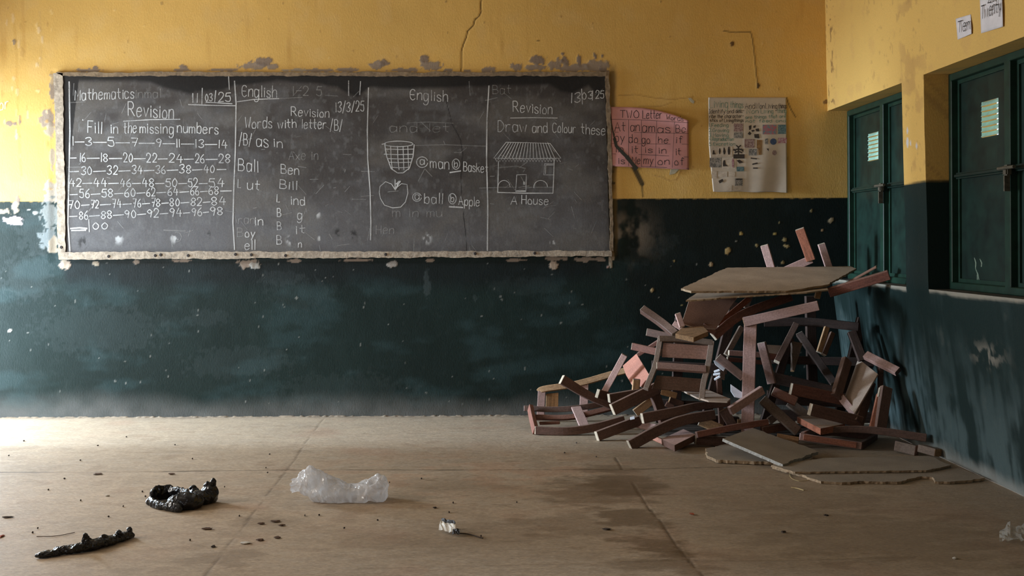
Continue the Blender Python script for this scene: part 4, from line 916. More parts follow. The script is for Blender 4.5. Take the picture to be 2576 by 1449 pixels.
# notes over the shutters
def RW(px_, py_, lift=0.0):
    u, v = uv(px_, py_); Y = (2.3558 - .02 * H - lift) / ((u + .02 * v) / F); return Vector((u * Y / F, Y, H + v * Y / F))
def note(label, quad, strokes, wd):
    c = RW(*quad[3]); o = empty('paper_note', c, label, 'paper note')
    n = 14; V = []
    for j in range(n):
        for i in range(n):
            a, b = i / (n - 1), j / (n - 1)
            x = lerp(lerp(quad[0][0], quad[1][0], a), lerp(quad[3][0], quad[2][0], a), b); y = lerp(lerp(quad[0][1], quad[1][1], a), lerp(quad[3][1], quad[2][1], a), b)
            V.append(RW(x, y, .006 + .003 * math.sin(a * 5 + b * 4)))
    s = link('note_sheet', np_mesh('note_sheet', np.array([tuple(v) for v in V]), grid_faces(n, n, flip=True), True), M_NOTE, o); sd = s.modifiers.new('t', 'SOLIDIFY'); sd.thickness = .0008
    ribbon_mesh('marker_lettering', strokes, lambda x, y: RW(x, y, .0125), wd * .6, (-1, 0, 0), M_INK, o, seed=41, wj=.15)
note('small white paper note reading Ten, pasted on the yellow wall above the shutters', [(2404, 47), (2442, 36), (2444, 85), (2409, 100)], T('Ten', 2409, 2440, 82, 73, 28), .007)
note('larger white paper note reading Twenty, cut off by the top of the picture', [(2463, -48), (2519, -66), (2523, 67), (2468, 84)], T('Twenty', 2468, 2518, 48, 28, 34) + T('20', 2485, 2504, 8, 2, 26), .007)
# scraps of tape left on the plaster
M_TAPE = plain('whitish_tape', (0.42, 0.37, 0.27), rough=.4)
for lab, poly in [('torn scrap of whitish tape above the pink chart', [(1731, 247), (1738, 246), (1747, 255), (1745, 261), (1738, 257)]), ('torn scrap of whitish tape under the lower right of the pink chart', [(1687, 426), (1709, 425), (1698, 437), (1684, 440)])]:
    o = panel('tape_scrap', [(x, y, D - .0075) for x, y in poly], .0015, [M_TAPE], toward=(0, -1, 0)); tag(o, lab, 'tape')
# ------------------------------------------------------------------ the heap of broken school chairs in the corner
WB = wood('dark_brown_varnish', (0.072, 0.033, 0.024), dust=(0.26, 0.175, 0.135), dustamt=.6)
WR = wood('red_brown_varnish', (0.130, 0.044, 0.029), dust=(0.26, 0.165, 0.125), dustamt=.5)
WP = wood('faded_pink_primer', (0.41, 0.255, 0.225), dust=(0.30, 0.21, 0.18), dustamt=.5, rough=.75, var=.2)
WO = wood('orange_red_paint', (0.30, 0.10, 0.055), dust=(0.33, 0.19, 0.13), dustamt=.4)
WT = wood('bare_tan_timber', (0.36, 0.205, 0.10), dust=(0.36, 0.25, 0.17), dustamt=.3, rough=.8)
WG = wood('grey_weathered_timber', (0.19, 0.135, 0.105), dust=(0.26, 0.21, 0.175), dustamt=.5, rough=.85, var=.2)
WD = wood('shade_dark_timber', (0.040, 0.022, 0.017), dust=(0.10, 0.075, 0.06), dustamt=.4, rough=.8)  # shade inside the heap put into the wood colour
WE = wood('pale_sawn_end', (0.38, 0.305, 0.225), dust=(0.34, 0.28, 0.22), dustamt=.3, rough=.9, var=.15)
def board_mat(name, c, sc=260.0):
    m, nt, b = mat(name); tc = N(nt, 'ShaderNodeTexCoord')
    n1 = N(nt, 'ShaderNodeTexNoise', i_Scale=sc, i_Detail=4.0, i_Roughness=.7); n2 = N(nt, 'ShaderNodeTexNoise', i_Scale=6.0, i_Detail=5.0)
    L(nt, tc, 'Object', n1, 'Vector'); L(nt, tc, 'Object', n2, 'Vector')
    a = ramp(nt, (n1, 0), [(.3, tuple(x * .72 for x in c)), (.7, tuple(x * 1.22 for x in c))]); g = ramp(nt, (n2, 0), [(.3, (.82, .82, .82)), (.7, (1.1, 1.1, 1.1))])
    mx = mixrgb(nt, 1.0, (a, 0), (g, 0), 'MULTIPLY'); L(nt, mx, 2, b, 'Base Color'); b.inputs['Roughness'].default_value = .92; b.inputs['Specular IOR Level'].default_value = .15
    bp = N(nt, 'ShaderNodeBump', i_Strength=.5, i_Distance=.002); L(nt, n1, 0, bp, 'Height'); L(nt, bp, 0, b, 'Normal'); return m
MB = board_mat('dusty_fibreboard', (0.43, 0.325, 0.235)); MBG = board_mat('grey_dusty_fibreboard', (0.30, 0.245, 0.19)); MBE = board_mat('torn_fibreboard_edge', (0.36, 0.26, 0.17), 120.0); MWE = board_mat('white_melamine_edge', (0.36, 0.34, 0.31), 90.0)
MPL = board_mat('pale_dusty_plywood', (0.40, 0.30, 0.235)); MPR = board_mat('reddish_plywood', (0.46, 0.20, 0.145)); MPD = board_mat('under_heap_shade', (0.06, 0.045, 0.035)); MPB = board_mat('brown_dusty_plywood', (0.20, 0.105, 0.07))
MPAP = plain('white_scrap_paper', (0.62, 0.60, 0.62), rough=.8, scale=20); MMET = plain('dull_steel', (0.45, 0.45, 0.46), rough=.4, metal=.8)
FT = (0, -1, 0); GRP = 'timber heap in the corner'
def base_of(*ps):
    q = [P(*p) for p in ps]; return Vector((sum(p.x for p in q) / len(q), sum(p.y for p in q) / len(q), min(p.z for p in q)))
def loose(name, label, cat, *a, **k): return tag(bar(name, *a, **k), label, cat, GRP)
def sheet(name, label, cat, *a, **k): return tag(panel(name, *a, **k), label, cat, GRP)

# --- fibreboard on top
o = sheet('fibreboard_sheet', 'large dusty tan fibreboard sheet lying tilted on top of the timber heap', 'board', [(1739, 733, 6.05), (1713, 725, 6.12), (1830, 674, 6.74), (2140, 669, 6.80), (2154, 676, 6.72), (2080, 716, 6.24), (1981, 731, 6.07)], .012, [MB, MBE], ragged=.007, step=.012, toward=(0, -.3, 1))
o = sheet('fibreboard_sheet', 'thinner tan fibreboard sheet with a broken edge just under the top sheet', 'board', [(1725, 756, 5.99), (1802, 750, 6.0), (1812, 745, 6.04), (2029, 739, 6.05), (2084, 728, 6.13), (2078, 718, 6.42), (1760, 733, 6.5)], .008, [MB, MBE], ragged=.006, step=.015, toward=(0, -.3, 1))
# --- upside-down chair whose legs stick up behind the top sheet
r = empty('school_chair', base_of((1942, 675, 6.75), (2090, 675, 6.75)), 'upturned brown school chair with legs sticking up behind the top fibreboard', 'chair', GRP)
bar('leg', [(1922, 617, 6.85), (1944, 690, 6.85)], 19, .035, [WP, WE], r, face=(-.35, -.93, 0))
bar('leg', [(2011, 576, 6.75), (2040, 656, 6.75)], 22, .045, [WO, WE], r, face=(-.35, -.93, 0))
bar('leg', [(2067, 613, 6.9), (2092, 690, 6.9)], 17, .03, [WP, WE], r, face=(-.1, -1, 0))
bar('side_rail', [(2042, 652, 6.77), (1960, 688, 6.80)], 20, .03, [WP, WE], r, face=(0, -1, .1))
# --- right end of the top
loose('loose_timber', 'dark red plank pointing up from the heap onto the far window sill', 'timber', [(2085, 738, 6.25), (2237, 693, 6.12)], 23, .04, [WR, WR], face=(-.1, -1, -.1))
loose('thin_board', 'thin tan strip of board leaning toward the far window behind the red plank', 'board', [(2092, 736, 6.5), (2205, 673, 6.38)], 4, .05, [MPB, MBE], face=(.2, -1, .2))
# --- under the sheets
sheet('plywood_seat_board', 'dusty brown plywood seat leaning under the left of the top sheets', 'chair piece', [(1732, 759, 6.36), (1856, 745, 6.4), (1800, 828, 6.2), (1748, 824, 6.2), (1715, 812, 6.22)], .010, [MPB, MPL])
loose('loose_timber', 'bright orange-red batten slanting across the brown seat under the top sheets', 'timber', [(1886, 750, 6.42), (1806, 818, 6.30)], 15, .022, [WO, WE], face=(-.2, -1, .1))
loose('chair_stile', 'long bent red-brown chair stile running down left from under the sheets', 'timber', [(1992, 745, 6.42), (1900, 777, 6.34), (1850, 802, 6.29), (1797, 846, 6.22)], 22, .026, [WR, WE], face=(-.15, -1, .15))
loose('timber_offcut', 'short pale grey batten showing beside the orange-red batten', 'timber', [(1889, 745, 6.45), (1877, 776, 6.45)], 12, .02, [WG, WE])
loose('timber_offcut', 'bare brown stub hanging below the right corner of the top sheets', 'timber', [(2062, 728, 6.3), (2056, 752, 6.32)], 14, .02, [WT, WE])
# --- frame of a desk: tall post and rail
r = empty('desk_frame', base_of((1880, 1108, 6.27)), 'pinkish broken desk frame, tall post and slanting rail standing in front of the heap', 'desk frame', GRP)
bar('post', [(1888, 806, 6.12), (1885, 900, 6.15), (1879, 1108, 6.27)], 31, .055, [WP, WE], r, face=(-.28, -.96, 0))
bar('rail', [(1870, 811, 6.12), (2059, 769, 5.99)], 24, .030, [WP, WT], r, face=(0, -1, .05))
# --- left of the heap, sticking out
loose('loose_timber', 'bent brown timber sticking out upper left of the heap', 'timber', [(1615, 773, 6.55), (1662, 806, 6.48), (1698, 836, 6.38)], 19, .04, [WB, WE], face=(.1, -1, .45))
loose('loose_timber', 'brown batten with a pale sawn end below the bent timber at upper left', 'timber', [(1626, 835, 6.58), (1695, 850, 6.5)], 19, .035, [WB, WE])
loose('loose_timber', 'brown batten with a pale end sticking out left of the upright chair', 'timber', [(1588, 871, 6.45), (1660, 887, 6.36)], 18, .035, [WR, WE])
loose('timber_offcut', 'small pink block standing against the lower left of the brown seat', 'timber', [(1705, 787, 6.17), (1717, 822, 6.15)], 14, .03, [WP, WE])
loose('timber_offcut', 'smaller pale pink block beside the standing pink block', 'timber', [(1694, 812, 6.22), (1716, 826, 6.2)], 14, .03, [WP, WP])
sheet('timber_offcut', 'bare tan offcut lying over the top of the upright chair', 'timber', [(1699, 840, 6.10), (1714, 827, 6.16), (1768, 816, 6.16), (1782, 837, 6.10), (1745, 847, 6.04)], .03, [WT, WT], toward=(0, -.6, 1))
loose('timber_offcut', 'short dark red offcut beside the tan offcut above the upright chair', 'timber', [(1768, 818, 6.22), (1800, 838, 6.2)], 13, .025, [WR, WB])
# --- upright chair in the middle
r = empty('school_chair', base_of((1626, 975, 6.12), (1765, 1003, 6.12)), 'dusty brown school chair back with slats, upright in the middle of the heap', 'chair', GRP)
bar('stile', [(1661, 848, 6.28), (1655, 885, 6.25), (1648, 918, 6.20), (1637, 947, 6.16), (1625, 976, 6.12)], 13, .035, [WG, WG], r, face=(-.25, -.95, .1))
bar('stile', [(1790, 857, 6.26), (1785, 895, 6.23), (1778, 930, 6.18), (1770, 962, 6.14), (1765, 1003, 6.10)], 14, .035, [WG, WE], r, face=(-.25, -.95, .1))
bar('top_rail', [(1658, 851, 6.275), (1725, 853, 6.275), (1793, 861, 6.255)], 15, .026, [WG, WG], r, face=(0, -.9, .4))
panel('slat', [(1668, 862, 6.285), (1786, 870, 6.27), (1779, 904, 6.245), (1665, 898, 6.26)], .010, [WP, WP], r)
bar('slat', [(1652, 918, 6.19), (1777, 927, 6.175)], 19, .024, [WP, WE], r, face=(0, -.8, .6))
panel('slat', [(1652, 944, 6.19), (1768, 953, 6.175), (1762, 986, 6.145), (1640, 978, 6.16)], .010, [WB, WB], r)
panel('seat', [FL(1690, 969, .27), FL(1770, 976, .27), FL(1838, 1003, .27), FL(1830, 1010, .27), FL(1782, 1008, .27), FL(1752, 999, .27)], .009, [MPL, MPL], r, toward=(0, 0, 1))
# --- around and behind the upright chair
r = empty('seat_fragment', base_of((1600, 975, 6.5)), 'salmon red plywood seat with a thin rail, left of the upright chair', 'chair piece', GRP)
panel('seat_panel', [(1565, 919, 6.62), (1603, 891, 6.60), (1633, 944, 6.42), (1626, 976, 6.40), (1590, 969, 6.49), (1574, 943, 6.56)], .012, [MPR, MPL], r)
bar('seat_rail', [(1604, 894, 6.58), (1662, 857, 6.50)], 10, .022, [WR, WG], r)
loose('timber_offcut', 'bare tan stub with a splintered top in front of the salmon red seat', 'timber', [(1602, 958, 6.40), (1599, 992, 6.40)], 18, .03, [WT, WB], jag=.02)
loose('loose_timber', 'grey batten slanting behind the top right corner of the upright chair', 'timber', [(1868, 822, 6.5), (1829, 893, 6.45)], 14, .025, [WG, WE])
loose('loose_timber', 'pink-grey rail passing behind the tall desk post', 'timber', [(1834, 888, 6.42), (1930, 894, 6.42)], 13, .03, [WP, WE])
loose('loose_timber', 'dark red rail just under the pink-grey rail behind the desk post', 'timber', [(1830, 904, 6.45), (1935, 914, 6.45)], 11, .03, [WR, WE])
loose('loose_timber', 'brown batten slanting down from the upright chair to the desk post', 'timber', [(1806, 897, 6.32), (1870, 948, 6.24)], 20, .025, [WB, WE], face=(-.1, -1, .3))
loose('loose_timber', 'dark batten standing between the upright chair and the desk post', 'timber', [(1809, 945, 6.45), (1818, 1094, 6.45)], 13, .03, [WB, WB])
sheet('plywood_scrap', 'lilac-white scrap of board behind the foot of the desk post', 'board', [(1838, 966, 6.28), (1874, 992, 6.25), (1866, 1003, 6.24), (1848, 999, 6.25), (1838, 984, 6.27)], .008, [MPAP, MPAP])
sheet('paper_scrap', 'lilac scrap of paper by the right stile of the upright chair', 'paper', [(1795, 907, 6.36), (1806, 905, 6.36), (1826, 924, 6.34), (1820, 934, 6.34), (1800, 918, 6.35)], .003, [MPAP, MPAP])
for k, (lab, pts) in enumerate([('topmost white paper curl in the gap right of the upright chair', [(1796, 936, 6.38), (1811, 931, 6.36)]), ('middle white paper curl in the gap right of the upright chair', [(1794, 943, 6.38), (1812, 940, 6.36)]), ('lowest white paper curl in the gap right of the upright chair', [(1797, 956, 6.38), (1812, 947, 6.36)])]):
    loose('paper_curl', lab, 'paper', pts, 5.5, .012, [MPAP, MPAP])
loose('timber_offcut', 'tan splintered offcut standing below the lilac paper scrap', 'timber', [(1820, 925, 6.37), (1818, 952, 6.37)], 11, .018, [WG, WE], jag=.012)
# --- dark depth of the heap, right half
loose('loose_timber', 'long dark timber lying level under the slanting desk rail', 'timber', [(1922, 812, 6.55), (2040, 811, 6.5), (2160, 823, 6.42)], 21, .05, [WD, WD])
loose('loose_timber', 'brown batten slanting down left below the long dark timber', 'timber', [(2004, 812, 6.48), (1955, 908, 6.36)], 15, .035, [WB, WE], face=(-.35, -.9, 0))
sheet('plywood_scrap', 'pale grey scrap of board just right of the tall desk post', 'board', [(1913, 866, 6.47), (1968, 869, 6.47), (1958, 892, 6.44), (1925, 890, 6.44)], .008, [MPL, MPL])
loose('timber_offcut', 'dark red offcut under the pale grey scrap beside the desk post', 'timber', [(1926, 896, 6.42), (1955, 899, 6.42)], 15, .03, [WR, WB])
loose('loose_timber', 'amber bare-faced batten leaning in the dark right half of the heap', 'timber', [(2082, 822, 6.42), (2062, 886, 6.36)], 13, .02, [WT, WE])
loose('loose_timber', 'dark batten leaning against the amber batten', 'timber', [(2097, 836, 6.45), (2074, 892, 6.40)], 13, .03, [WB, WE])
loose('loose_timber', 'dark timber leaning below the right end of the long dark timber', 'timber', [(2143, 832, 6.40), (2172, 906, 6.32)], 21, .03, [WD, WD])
loose('chair_stretcher', 'purplish stretcher with a round dark end sticking out right toward the wall', 'timber', [(2176, 889, 6.25), (2258, 931, 6.08)], 20, .035, [WP, WB], face=(.1, -1, .2))
loose('timber_offcut', 'narrow dark upright below the purplish stretcher', 'timber', [(2218, 915, 6.25), (2216, 1010, 6.2)], 11, .03, [WB, WB])
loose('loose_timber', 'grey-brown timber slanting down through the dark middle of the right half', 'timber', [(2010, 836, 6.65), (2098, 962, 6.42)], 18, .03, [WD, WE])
loose('timber_offcut', 'splintered tapering timber end hanging in the dark right half', 'timber', [(2005, 868, 6.45), (1996, 930, 6.45)], 27, .03, [WG, WT], w2=7, jag=.02)
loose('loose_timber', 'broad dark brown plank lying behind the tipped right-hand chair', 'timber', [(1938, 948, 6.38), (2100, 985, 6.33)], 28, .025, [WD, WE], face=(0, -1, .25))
loose('loose_timber', 'narrow brown board leaning on the right side of the desk post', 'timber', [(1914, 862, 6.28), (1940, 966, 6.26)], 20, .03, [WP, WE], face=(-.5, -.85, 0))
loose('timber_offcut', 'red-brown block with a pink worn top, right of the desk post foot', 'timber', [(1944, 982, 6.26), (2004, 1009, 6.2)], 22, .03, [WR, WE], face=(0, -1, .3))
loose('loose_timber', 'grey dusty plank slanting down right of the desk post foot', 'timber', [(1918, 1003, 6.28), (2006, 1082, 6.2)], 26, .02, [WG, WG], face=(.2, -1, .4), jag=-.02)
loose('loose_timber', 'second grey plank beside the slanting grey one, behind the block seat', 'timber', [(1985, 1010, 6.35), (2040, 1052, 6.3)], 24, .02, [WG, WG], face=(.2, -1, .4))
loose('timber_offcut', 'grey cross piece under the slanting grey plank', 'timber', [(1936, 1060, 6.3), (1968, 1036, 6.32)], 18, .02, [WG, WG])
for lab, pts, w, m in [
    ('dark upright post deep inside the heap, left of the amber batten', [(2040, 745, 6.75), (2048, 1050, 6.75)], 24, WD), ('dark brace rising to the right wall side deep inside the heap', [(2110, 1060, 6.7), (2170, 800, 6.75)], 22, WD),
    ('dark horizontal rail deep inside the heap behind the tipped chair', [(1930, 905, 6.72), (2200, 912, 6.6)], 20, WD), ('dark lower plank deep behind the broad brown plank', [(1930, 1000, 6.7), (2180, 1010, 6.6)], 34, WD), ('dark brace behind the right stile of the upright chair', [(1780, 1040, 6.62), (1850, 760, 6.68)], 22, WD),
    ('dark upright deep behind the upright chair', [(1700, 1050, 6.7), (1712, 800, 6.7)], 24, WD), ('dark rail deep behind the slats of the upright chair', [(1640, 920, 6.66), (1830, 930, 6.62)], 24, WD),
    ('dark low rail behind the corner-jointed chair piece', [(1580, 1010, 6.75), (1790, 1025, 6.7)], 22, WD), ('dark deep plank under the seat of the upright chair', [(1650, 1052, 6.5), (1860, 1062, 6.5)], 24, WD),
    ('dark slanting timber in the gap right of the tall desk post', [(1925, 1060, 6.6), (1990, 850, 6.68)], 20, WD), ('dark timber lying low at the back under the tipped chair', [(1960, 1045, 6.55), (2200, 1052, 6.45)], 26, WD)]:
    loose('loose_timber', lab, 'timber', pts, w, .04, [m, m])  # deep timbers, their dark colour stands for the shade in there
# --- tipped chair at the right
r = empty('school_chair', base_of((2168, 1062, 6.05), (2040, 1031, 6.0)), 'tipped-over brown school chair with pale plywood seat, at the right of the heap', 'chair', GRP)
panel('seat', [(2157, 899, 6.36), (2210, 943, 6.16), (2148, 1037, 6.03), (2122, 1012, 6.17)], .010, [MPL, MPL], r)
bar('frame_rail', [(2136, 904, 6.30), (2108, 998, 6.13)], 27, .032, [WB, WB], r, face=(.35, -.93, 0))
bar('frame_rail', [(2195, 957, 6.20), (2164, 1064, 6.02)], 29, .034, [WB, WB], r, face=(.35, -.93, 0))
bar('leg', [(1992, 979, 6.13), (2124, 1006, 6.15)], 29, .038, [WR, WE], r, face=(.1, -1, 0))
bar('leg', [(2041, 1031, 5.99), (2170, 1063, 6.03)], 30, .040, [WB, WE], r, face=(.1, -1, 0))
bar('cross_rail', [(2114, 998, 6.15), (2152, 1044, 6.06)], 19, .030, [WP, WP], r, face=(-.5, -.8, .2))
# --- frame side standing by it
r = empty('chair_fragment', base_of((2216, 1082, 5.95)), 'dark red chair side standing upright at the far right of the heap', 'chair piece', GRP)
bar('slat', [(2234, 973, 6.02), (2217, 1082, 5.93)], 28, .034, [WB, WT], r, face=(.15, -1, 0))
bar('edge_strip', [(2213, 990, 6.03), (2194, 1074, 5.95)], 11, .028, [WO, WE], r, face=(-.2, -1, 0))
bar('tenon_strip', [(2217, 974, 6.03), (2212, 998, 6.01)], 6, .02, [WE, WE], r)
# --- seat block with long stile, lowest right
r = empty('school_chair', base_of((2064, 1090, 5.97), (2330, 1112, 5.85)), 'broken chair part with a pale block seat and long low stile reaching the right wall', 'chair', GRP)
panel('seat', [FL(2005, 1048, .135), FL(2044, 1043, .135), FL(2126, 1066, .135), FL(2064, 1078, .135)], .036, [MPL, WO], r, toward=(0, 0, 1))
bar('stile', [(2063, 1085, 5.96), (2130, 1080, 5.95), (2210, 1084, 5.91), (2331, 1102, 5.83)], 15, .03, [WB, WB], r, face=(0, -1, .1), w2=20)
# --- seat frame in front of it
r = empty('seat_fragment', base_of((2012, 1109, 6.0), (2168, 1133, 5.95)), 'open rectangular seat frame with pinkish red front rail, low at the right', 'chair piece', GRP)
bar('front_rail', [(2012, 1099, 6.02), (2168, 1122, 5.96)], 18, .022, [WP, WP], r)
bar('rail_facing', [(2021, 1100, 6.008), (2155, 1120, 5.955)], 15, .006, [WO, WO], r)
bar('side_rail', [(2171, 1121, 5.97), (2208, 1100, 6.28)], 17, .022, [WB, WB], r, face=(.9, -.3, 0))
bar('side_rail', [(2015, 1094, 6.04), (2042, 1083, 6.36)], 14, .022, [WP, WB], r, face=(-.9, -.3, 0))
bar('back_rail', [(2042, 1084, 6.36), (2208, 1101, 6.29)], 14, .022, [WB, WB], r)
loose('timber_offcut', 'squared brown block on the floor at the far right of the heap', 'timber', [(2250, 1121, 5.88), (2302, 1134, 5.80)], 25, .05, [WG, WP])
loose('timber_offcut', 'flat brown block on the floor closest to the right wall', 'timber', [(2308, 1127, 5.79), (2352, 1139, 5.70)], 19, .06, [WG, WT])
# --- left end: chair lying on its side
r = empty('school_chair', base_of((1348, 1093, 6.45), (1500, 1085, 6.5)), 'ladder-back school chair lying on its side at the left end of the heap', 'chair', GRP)
bar('stile', [(1346, 1083, 6.47), (1428, 1085, 6.45), (1500, 1075, 6.47), (1572, 1056, 6.52)], 20, .030, [WB, WE], r, face=(0, -1, .05))
bar('stile', [(1318, 1027, 6.78), (1400, 1030, 6.75), (1470, 1024, 6.74), (1542, 1011, 6.76)], 14, .030, [WB, WP], r, face=(0, -1, .15))
bar('top_rail', [(1329, 1025, 6.76), (1334, 1050, 6.62), (1342, 1084, 6.48)], 20, .026, [WR, WR], r, face=(-.75, -.65, 0))
bar('slat', [(1449, 1022, 6.73), (1472, 1074, 6.48)], 25, .014, [WP, WP], r, face=(0, -.6, .8))
bar('slat', [(1345, 1048, 6.66), (1440, 1047, 6.64), (1540, 1024, 6.68)], 13, .022, [WR, WP], r, face=(0, -.8, .6))
loose('loose_timber', 'thin red strip on the floor inside the lying ladder-back chair', 'timber', [(1356, 1066, 6.62), (1408, 1064, 6.60)], 7, .03, [WR, WE])
# --- chair back behind it
r = empty('school_chair', base_of((1360, 1055, 6.93), (1468, 1055, 6.93)), 'tan-edged chair frame leaning behind the lying chair at the left end', 'chair', GRP)
bar('top_rail', [(1355, 987, 6.95), (1368, 978, 6.94), (1450, 965, 6.92), (1540, 940, 6.90), (1576, 931, 6.88)], 15, .035, [WT, WE], r, face=(0, -.9, .3))
bar('leg', [(1363, 984, 6.94), (1359, 1056, 6.94)], 19, .022, [WP, WP], r, face=(-.1, -1, 0))
panel('slat', [(1374, 991, 6.97), (1405, 988, 6.97), (1404, 1030, 6.97), (1373, 1032, 6.97)], .010, [WT, WT], r)
bar('leg', [(1470, 964, 6.92), (1468, 1053, 6.92)], 21, .022, [WP, WP], r, face=(-.1, -1, 0))
loose('loose_timber', 'brown timber with a pale end crossing the frames at the left end', 'timber', [(1415, 954, 6.5), (1480, 993, 6.55), (1550, 1026, 6.58)], 24, .035, [WB, WE], w2=16, face=(.2, -1, .2))
loose('loose_timber', 'pinkish broken batten standing tilted left of the salmon red seat', 'timber', [(1571, 893, 6.48), (1518, 990, 6.52)], 16, .022, [WP, WG], face=(-.2, -1, 0))
loose('loose_timber', 'short batten with a pale end under the tilted pinkish batten', 'timber', [(1507, 991, 6.42), (1552, 1004, 6.62)], 22, .022, [WB, WE], face=(.3, -1, 0))
loose('loose_timber', 'dark batten with a pale end, just above the corner-jointed frame', 'timber', [(1534, 1003, 6.34), (1645, 984, 6.42)], 22, .035, [WB, WE])
r = empty('chair_fragment', base_of((1550, 1041, 6.2), (1680, 1088, 6.35)), 'corner-jointed brown chair side left of the upright chair', 'chair piece', GRP)
bar('rail', [(1543, 1031, 6.2), (1658, 975, 6.3)], 29, .034, [WB, WE], r, face=(.1, -1, .05))
bar('leg', [(1644, 972, 6.31), (1681, 1082, 6.30)], 26, .030, [WB, WB], r, face=(.45, -.88, 0))
loose('timber_offcut', 'bare amber block under the seat of the upright chair', 'timber', [(1664, 986, 6.42), (1703, 996, 6.42)], 15, .025, [WT, WT])
loose('timber_offcut', 'brown offcut below the amber block', 'timber', [(1684, 1006, 6.36), (1719, 1018, 6.36)], 14, .025, [WB, WT])
loose('timber_offcut', 'pale pink block beside the brown offcut under the upright chair', 'timber', [(1676, 1016, 6.38), (1694, 1026, 6.38)], 14, .02, [WP, WP])
loose('timber_offcut', 'brown slab behind the corner joint of the left chair side', 'timber', [(1598, 1040, 6.42), (1640, 1008, 6.42)], 20, .02, [WT, WE])
# --- low front
loose('chair_stile', 'long brown curved stile with a pale end, upper of the two front stiles', 'timber', [(1618, 1053, 6.15), (1700, 1036, 6.19), (1760, 1022, 6.23), (1838, 1015, 6.28)], 26, .036, [WB, WE], w2=16, face=(0, -1, .1))
loose('chair_stile', 'long dark curved stile with a white end, lower of the two front stiles', 'timber', [(1586, 1122, 6.03), (1660, 1082, 6.08), (1720, 1058, 6.12), (1800, 1043, 6.16)], 27, .036, [WB, WE], w2=24, face=(.05, -1, .05))
loose('loose_timber', 'brown timber with a white end pointing left on the floor at the front', 'timber', [(1504, 1098, 6.26), (1560, 1077, 6.3), (1612, 1058, 6.36)], 24, .036, [WB, WE], face=(.05, -1, .05))
loose('timber_offcut', 'pinkish slat between the two white-ended front timbers', 'timber', [(1588, 1062, 6.4), (1676, 1080, 6.26)], 20, .016, [WP, WE], face=(0, -.7, .7))
loose('timber_offcut', 'orange-red batten lying under the lower front stile', 'timber', [(1640, 1100, 6.18), (1697, 1126, 6.02)], 12, .02, [WO, WE])
sheet('timber_slab', 'split brown slab on the floor in front of the curved stiles', 'timber', [FL(1664, 1104, .05), FL(1719, 1079, .07), FL(1751, 1093, .065), FL(1697, 1120, .045)], .036, [WP, WB], toward=(0, 0, 1))
loose('loose_timber', 'dark batten with a light left end, partly under the grey floor board', 'timber', [(1751, 1107, 6.06), (1836, 1114, 6.08)], 23, .035, [WB, WE])
loose('chair_stile', 'brown pointed stile lying above the dark batten and grey floor board', 'timber', [(1754, 1094, 6.04), (1850, 1075, 6.07), (1934, 1062, 6.12)], 16, .03, [WR, WB], face=(0, -1, .15))
loose('timber_offcut', 'tan bare offcut between the curved stiles and the pointed stile', 'timber', [(1760, 1057, 6.28), (1816, 1080, 6.26)], 24, .024, [WT, WE], face=(-.1, -1, .4))
loose('timber_offcut', 'short brown post left of the desk post foot', 'timber', [(1820, 1030, 6.28), (1846, 1076, 6.26)], 24, .03, [WB, WT])
loose('loose_timber', 'brown timber slanting up right across the foot of the desk post', 'timber', [(1840, 1035, 5.98), (1922, 981, 6.05)], 21, .03, [WP, WB], face=(.1, -1, -.1))
loose('timber_offcut', 'pale block low behind the pointed stile at the desk post foot', 'timber', [(1857, 1062, 6.3), (1884, 1062, 6.3)], 12, .03, [WT, WT])
loose('loose_timber', 'dark timber low behind the grey floor board', 'timber', [(1920, 1084, 6.25), (2002, 1068, 6.32)], 19, .03, [WB, WB])
loose('timber_offcut', 'flat tan offcut between the grey floor board and the seat frame', 'timber', [(1955, 1094, 6.15), (2010, 1104, 6.12)], 14, .05, [WT, WT], face=(0, -.6, .8))
sheet('shade_sheet', 'dark flat sheet added for the shade on the floor under the middle of the heap', 'board', [FL(1610, 1088, .010), FL(1700, 1096, .010), FL(1800, 1092, .010), FL(1940, 1096, .010), FL(2120, 1090, .010), FL(2150, 1066, .010), FL(1640, 1066, .010)], .008, [MPD, MPD], toward=(0, 0, 1), ragged=.008, step=.03)  # dark sheet laid over lit floor to paint the shadow below the heap
# --- boards on the floor in front
sheet('fibreboard_sheet', 'grey dusty board with a white front edge, tilted on the floor', 'board', [FL(1818, 1103, .100), FL(1894, 1077, .105), FL(2058, 1135, .040), FL(1969, 1168, .036)], .016, [MBG, MWE], toward=(0, 0, 1), ragged=.010, edges=(1, 2), step=.012)
sheet('fibreboard_sheet', 'torn brown fibreboard lying under the tilted grey board', 'board', [FL(1774, 1128, .018), FL(1826, 1117, .018), FL(1905, 1116, .018), FL(2030, 1142, .018), FL(2046, 1150, .018), FL(2036, 1157, .018), FL(1957, 1163, .018), FL(1800, 1156, .018), FL(1780, 1147, .018)], .016, [MBG, MBE], toward=(0, 0, 1), ragged=.012, step=.012)
r = empty('fibreboard_sheet', FL(2200, 1190), 'long torn fibreboard peeling in two layers on the floor toward the right wall', 'board', GRP)
panel('lower_layer', [FL(x, y, .013) for x, y in [(1942, 1173), (2075, 1155), (2345, 1149), (2400, 1172), (2478, 1202), (2440, 1208), (2390, 1212), (2352, 1211), (2345, 1200), (2318, 1198), (2290, 1204), (2268, 1211), (2220, 1212), (2160, 1210), (2110, 1213), (2065, 1211), (2025, 1196), (1992, 1187)]], .012, [MBG, MBE], r, toward=(0, 0, 1), ragged=.010, step=.012)
panel('upper_layer', [FL(x, y, .025) for x, y in [(1940, 1170), (2075, 1152), (2338, 1147), (2392, 1170), (2330, 1183), (2255, 1184), (2100, 1186), (2000, 1187)]], .010, [MBG, MBE], r, toward=(0, 0, 1), ragged=.008, step=.012)
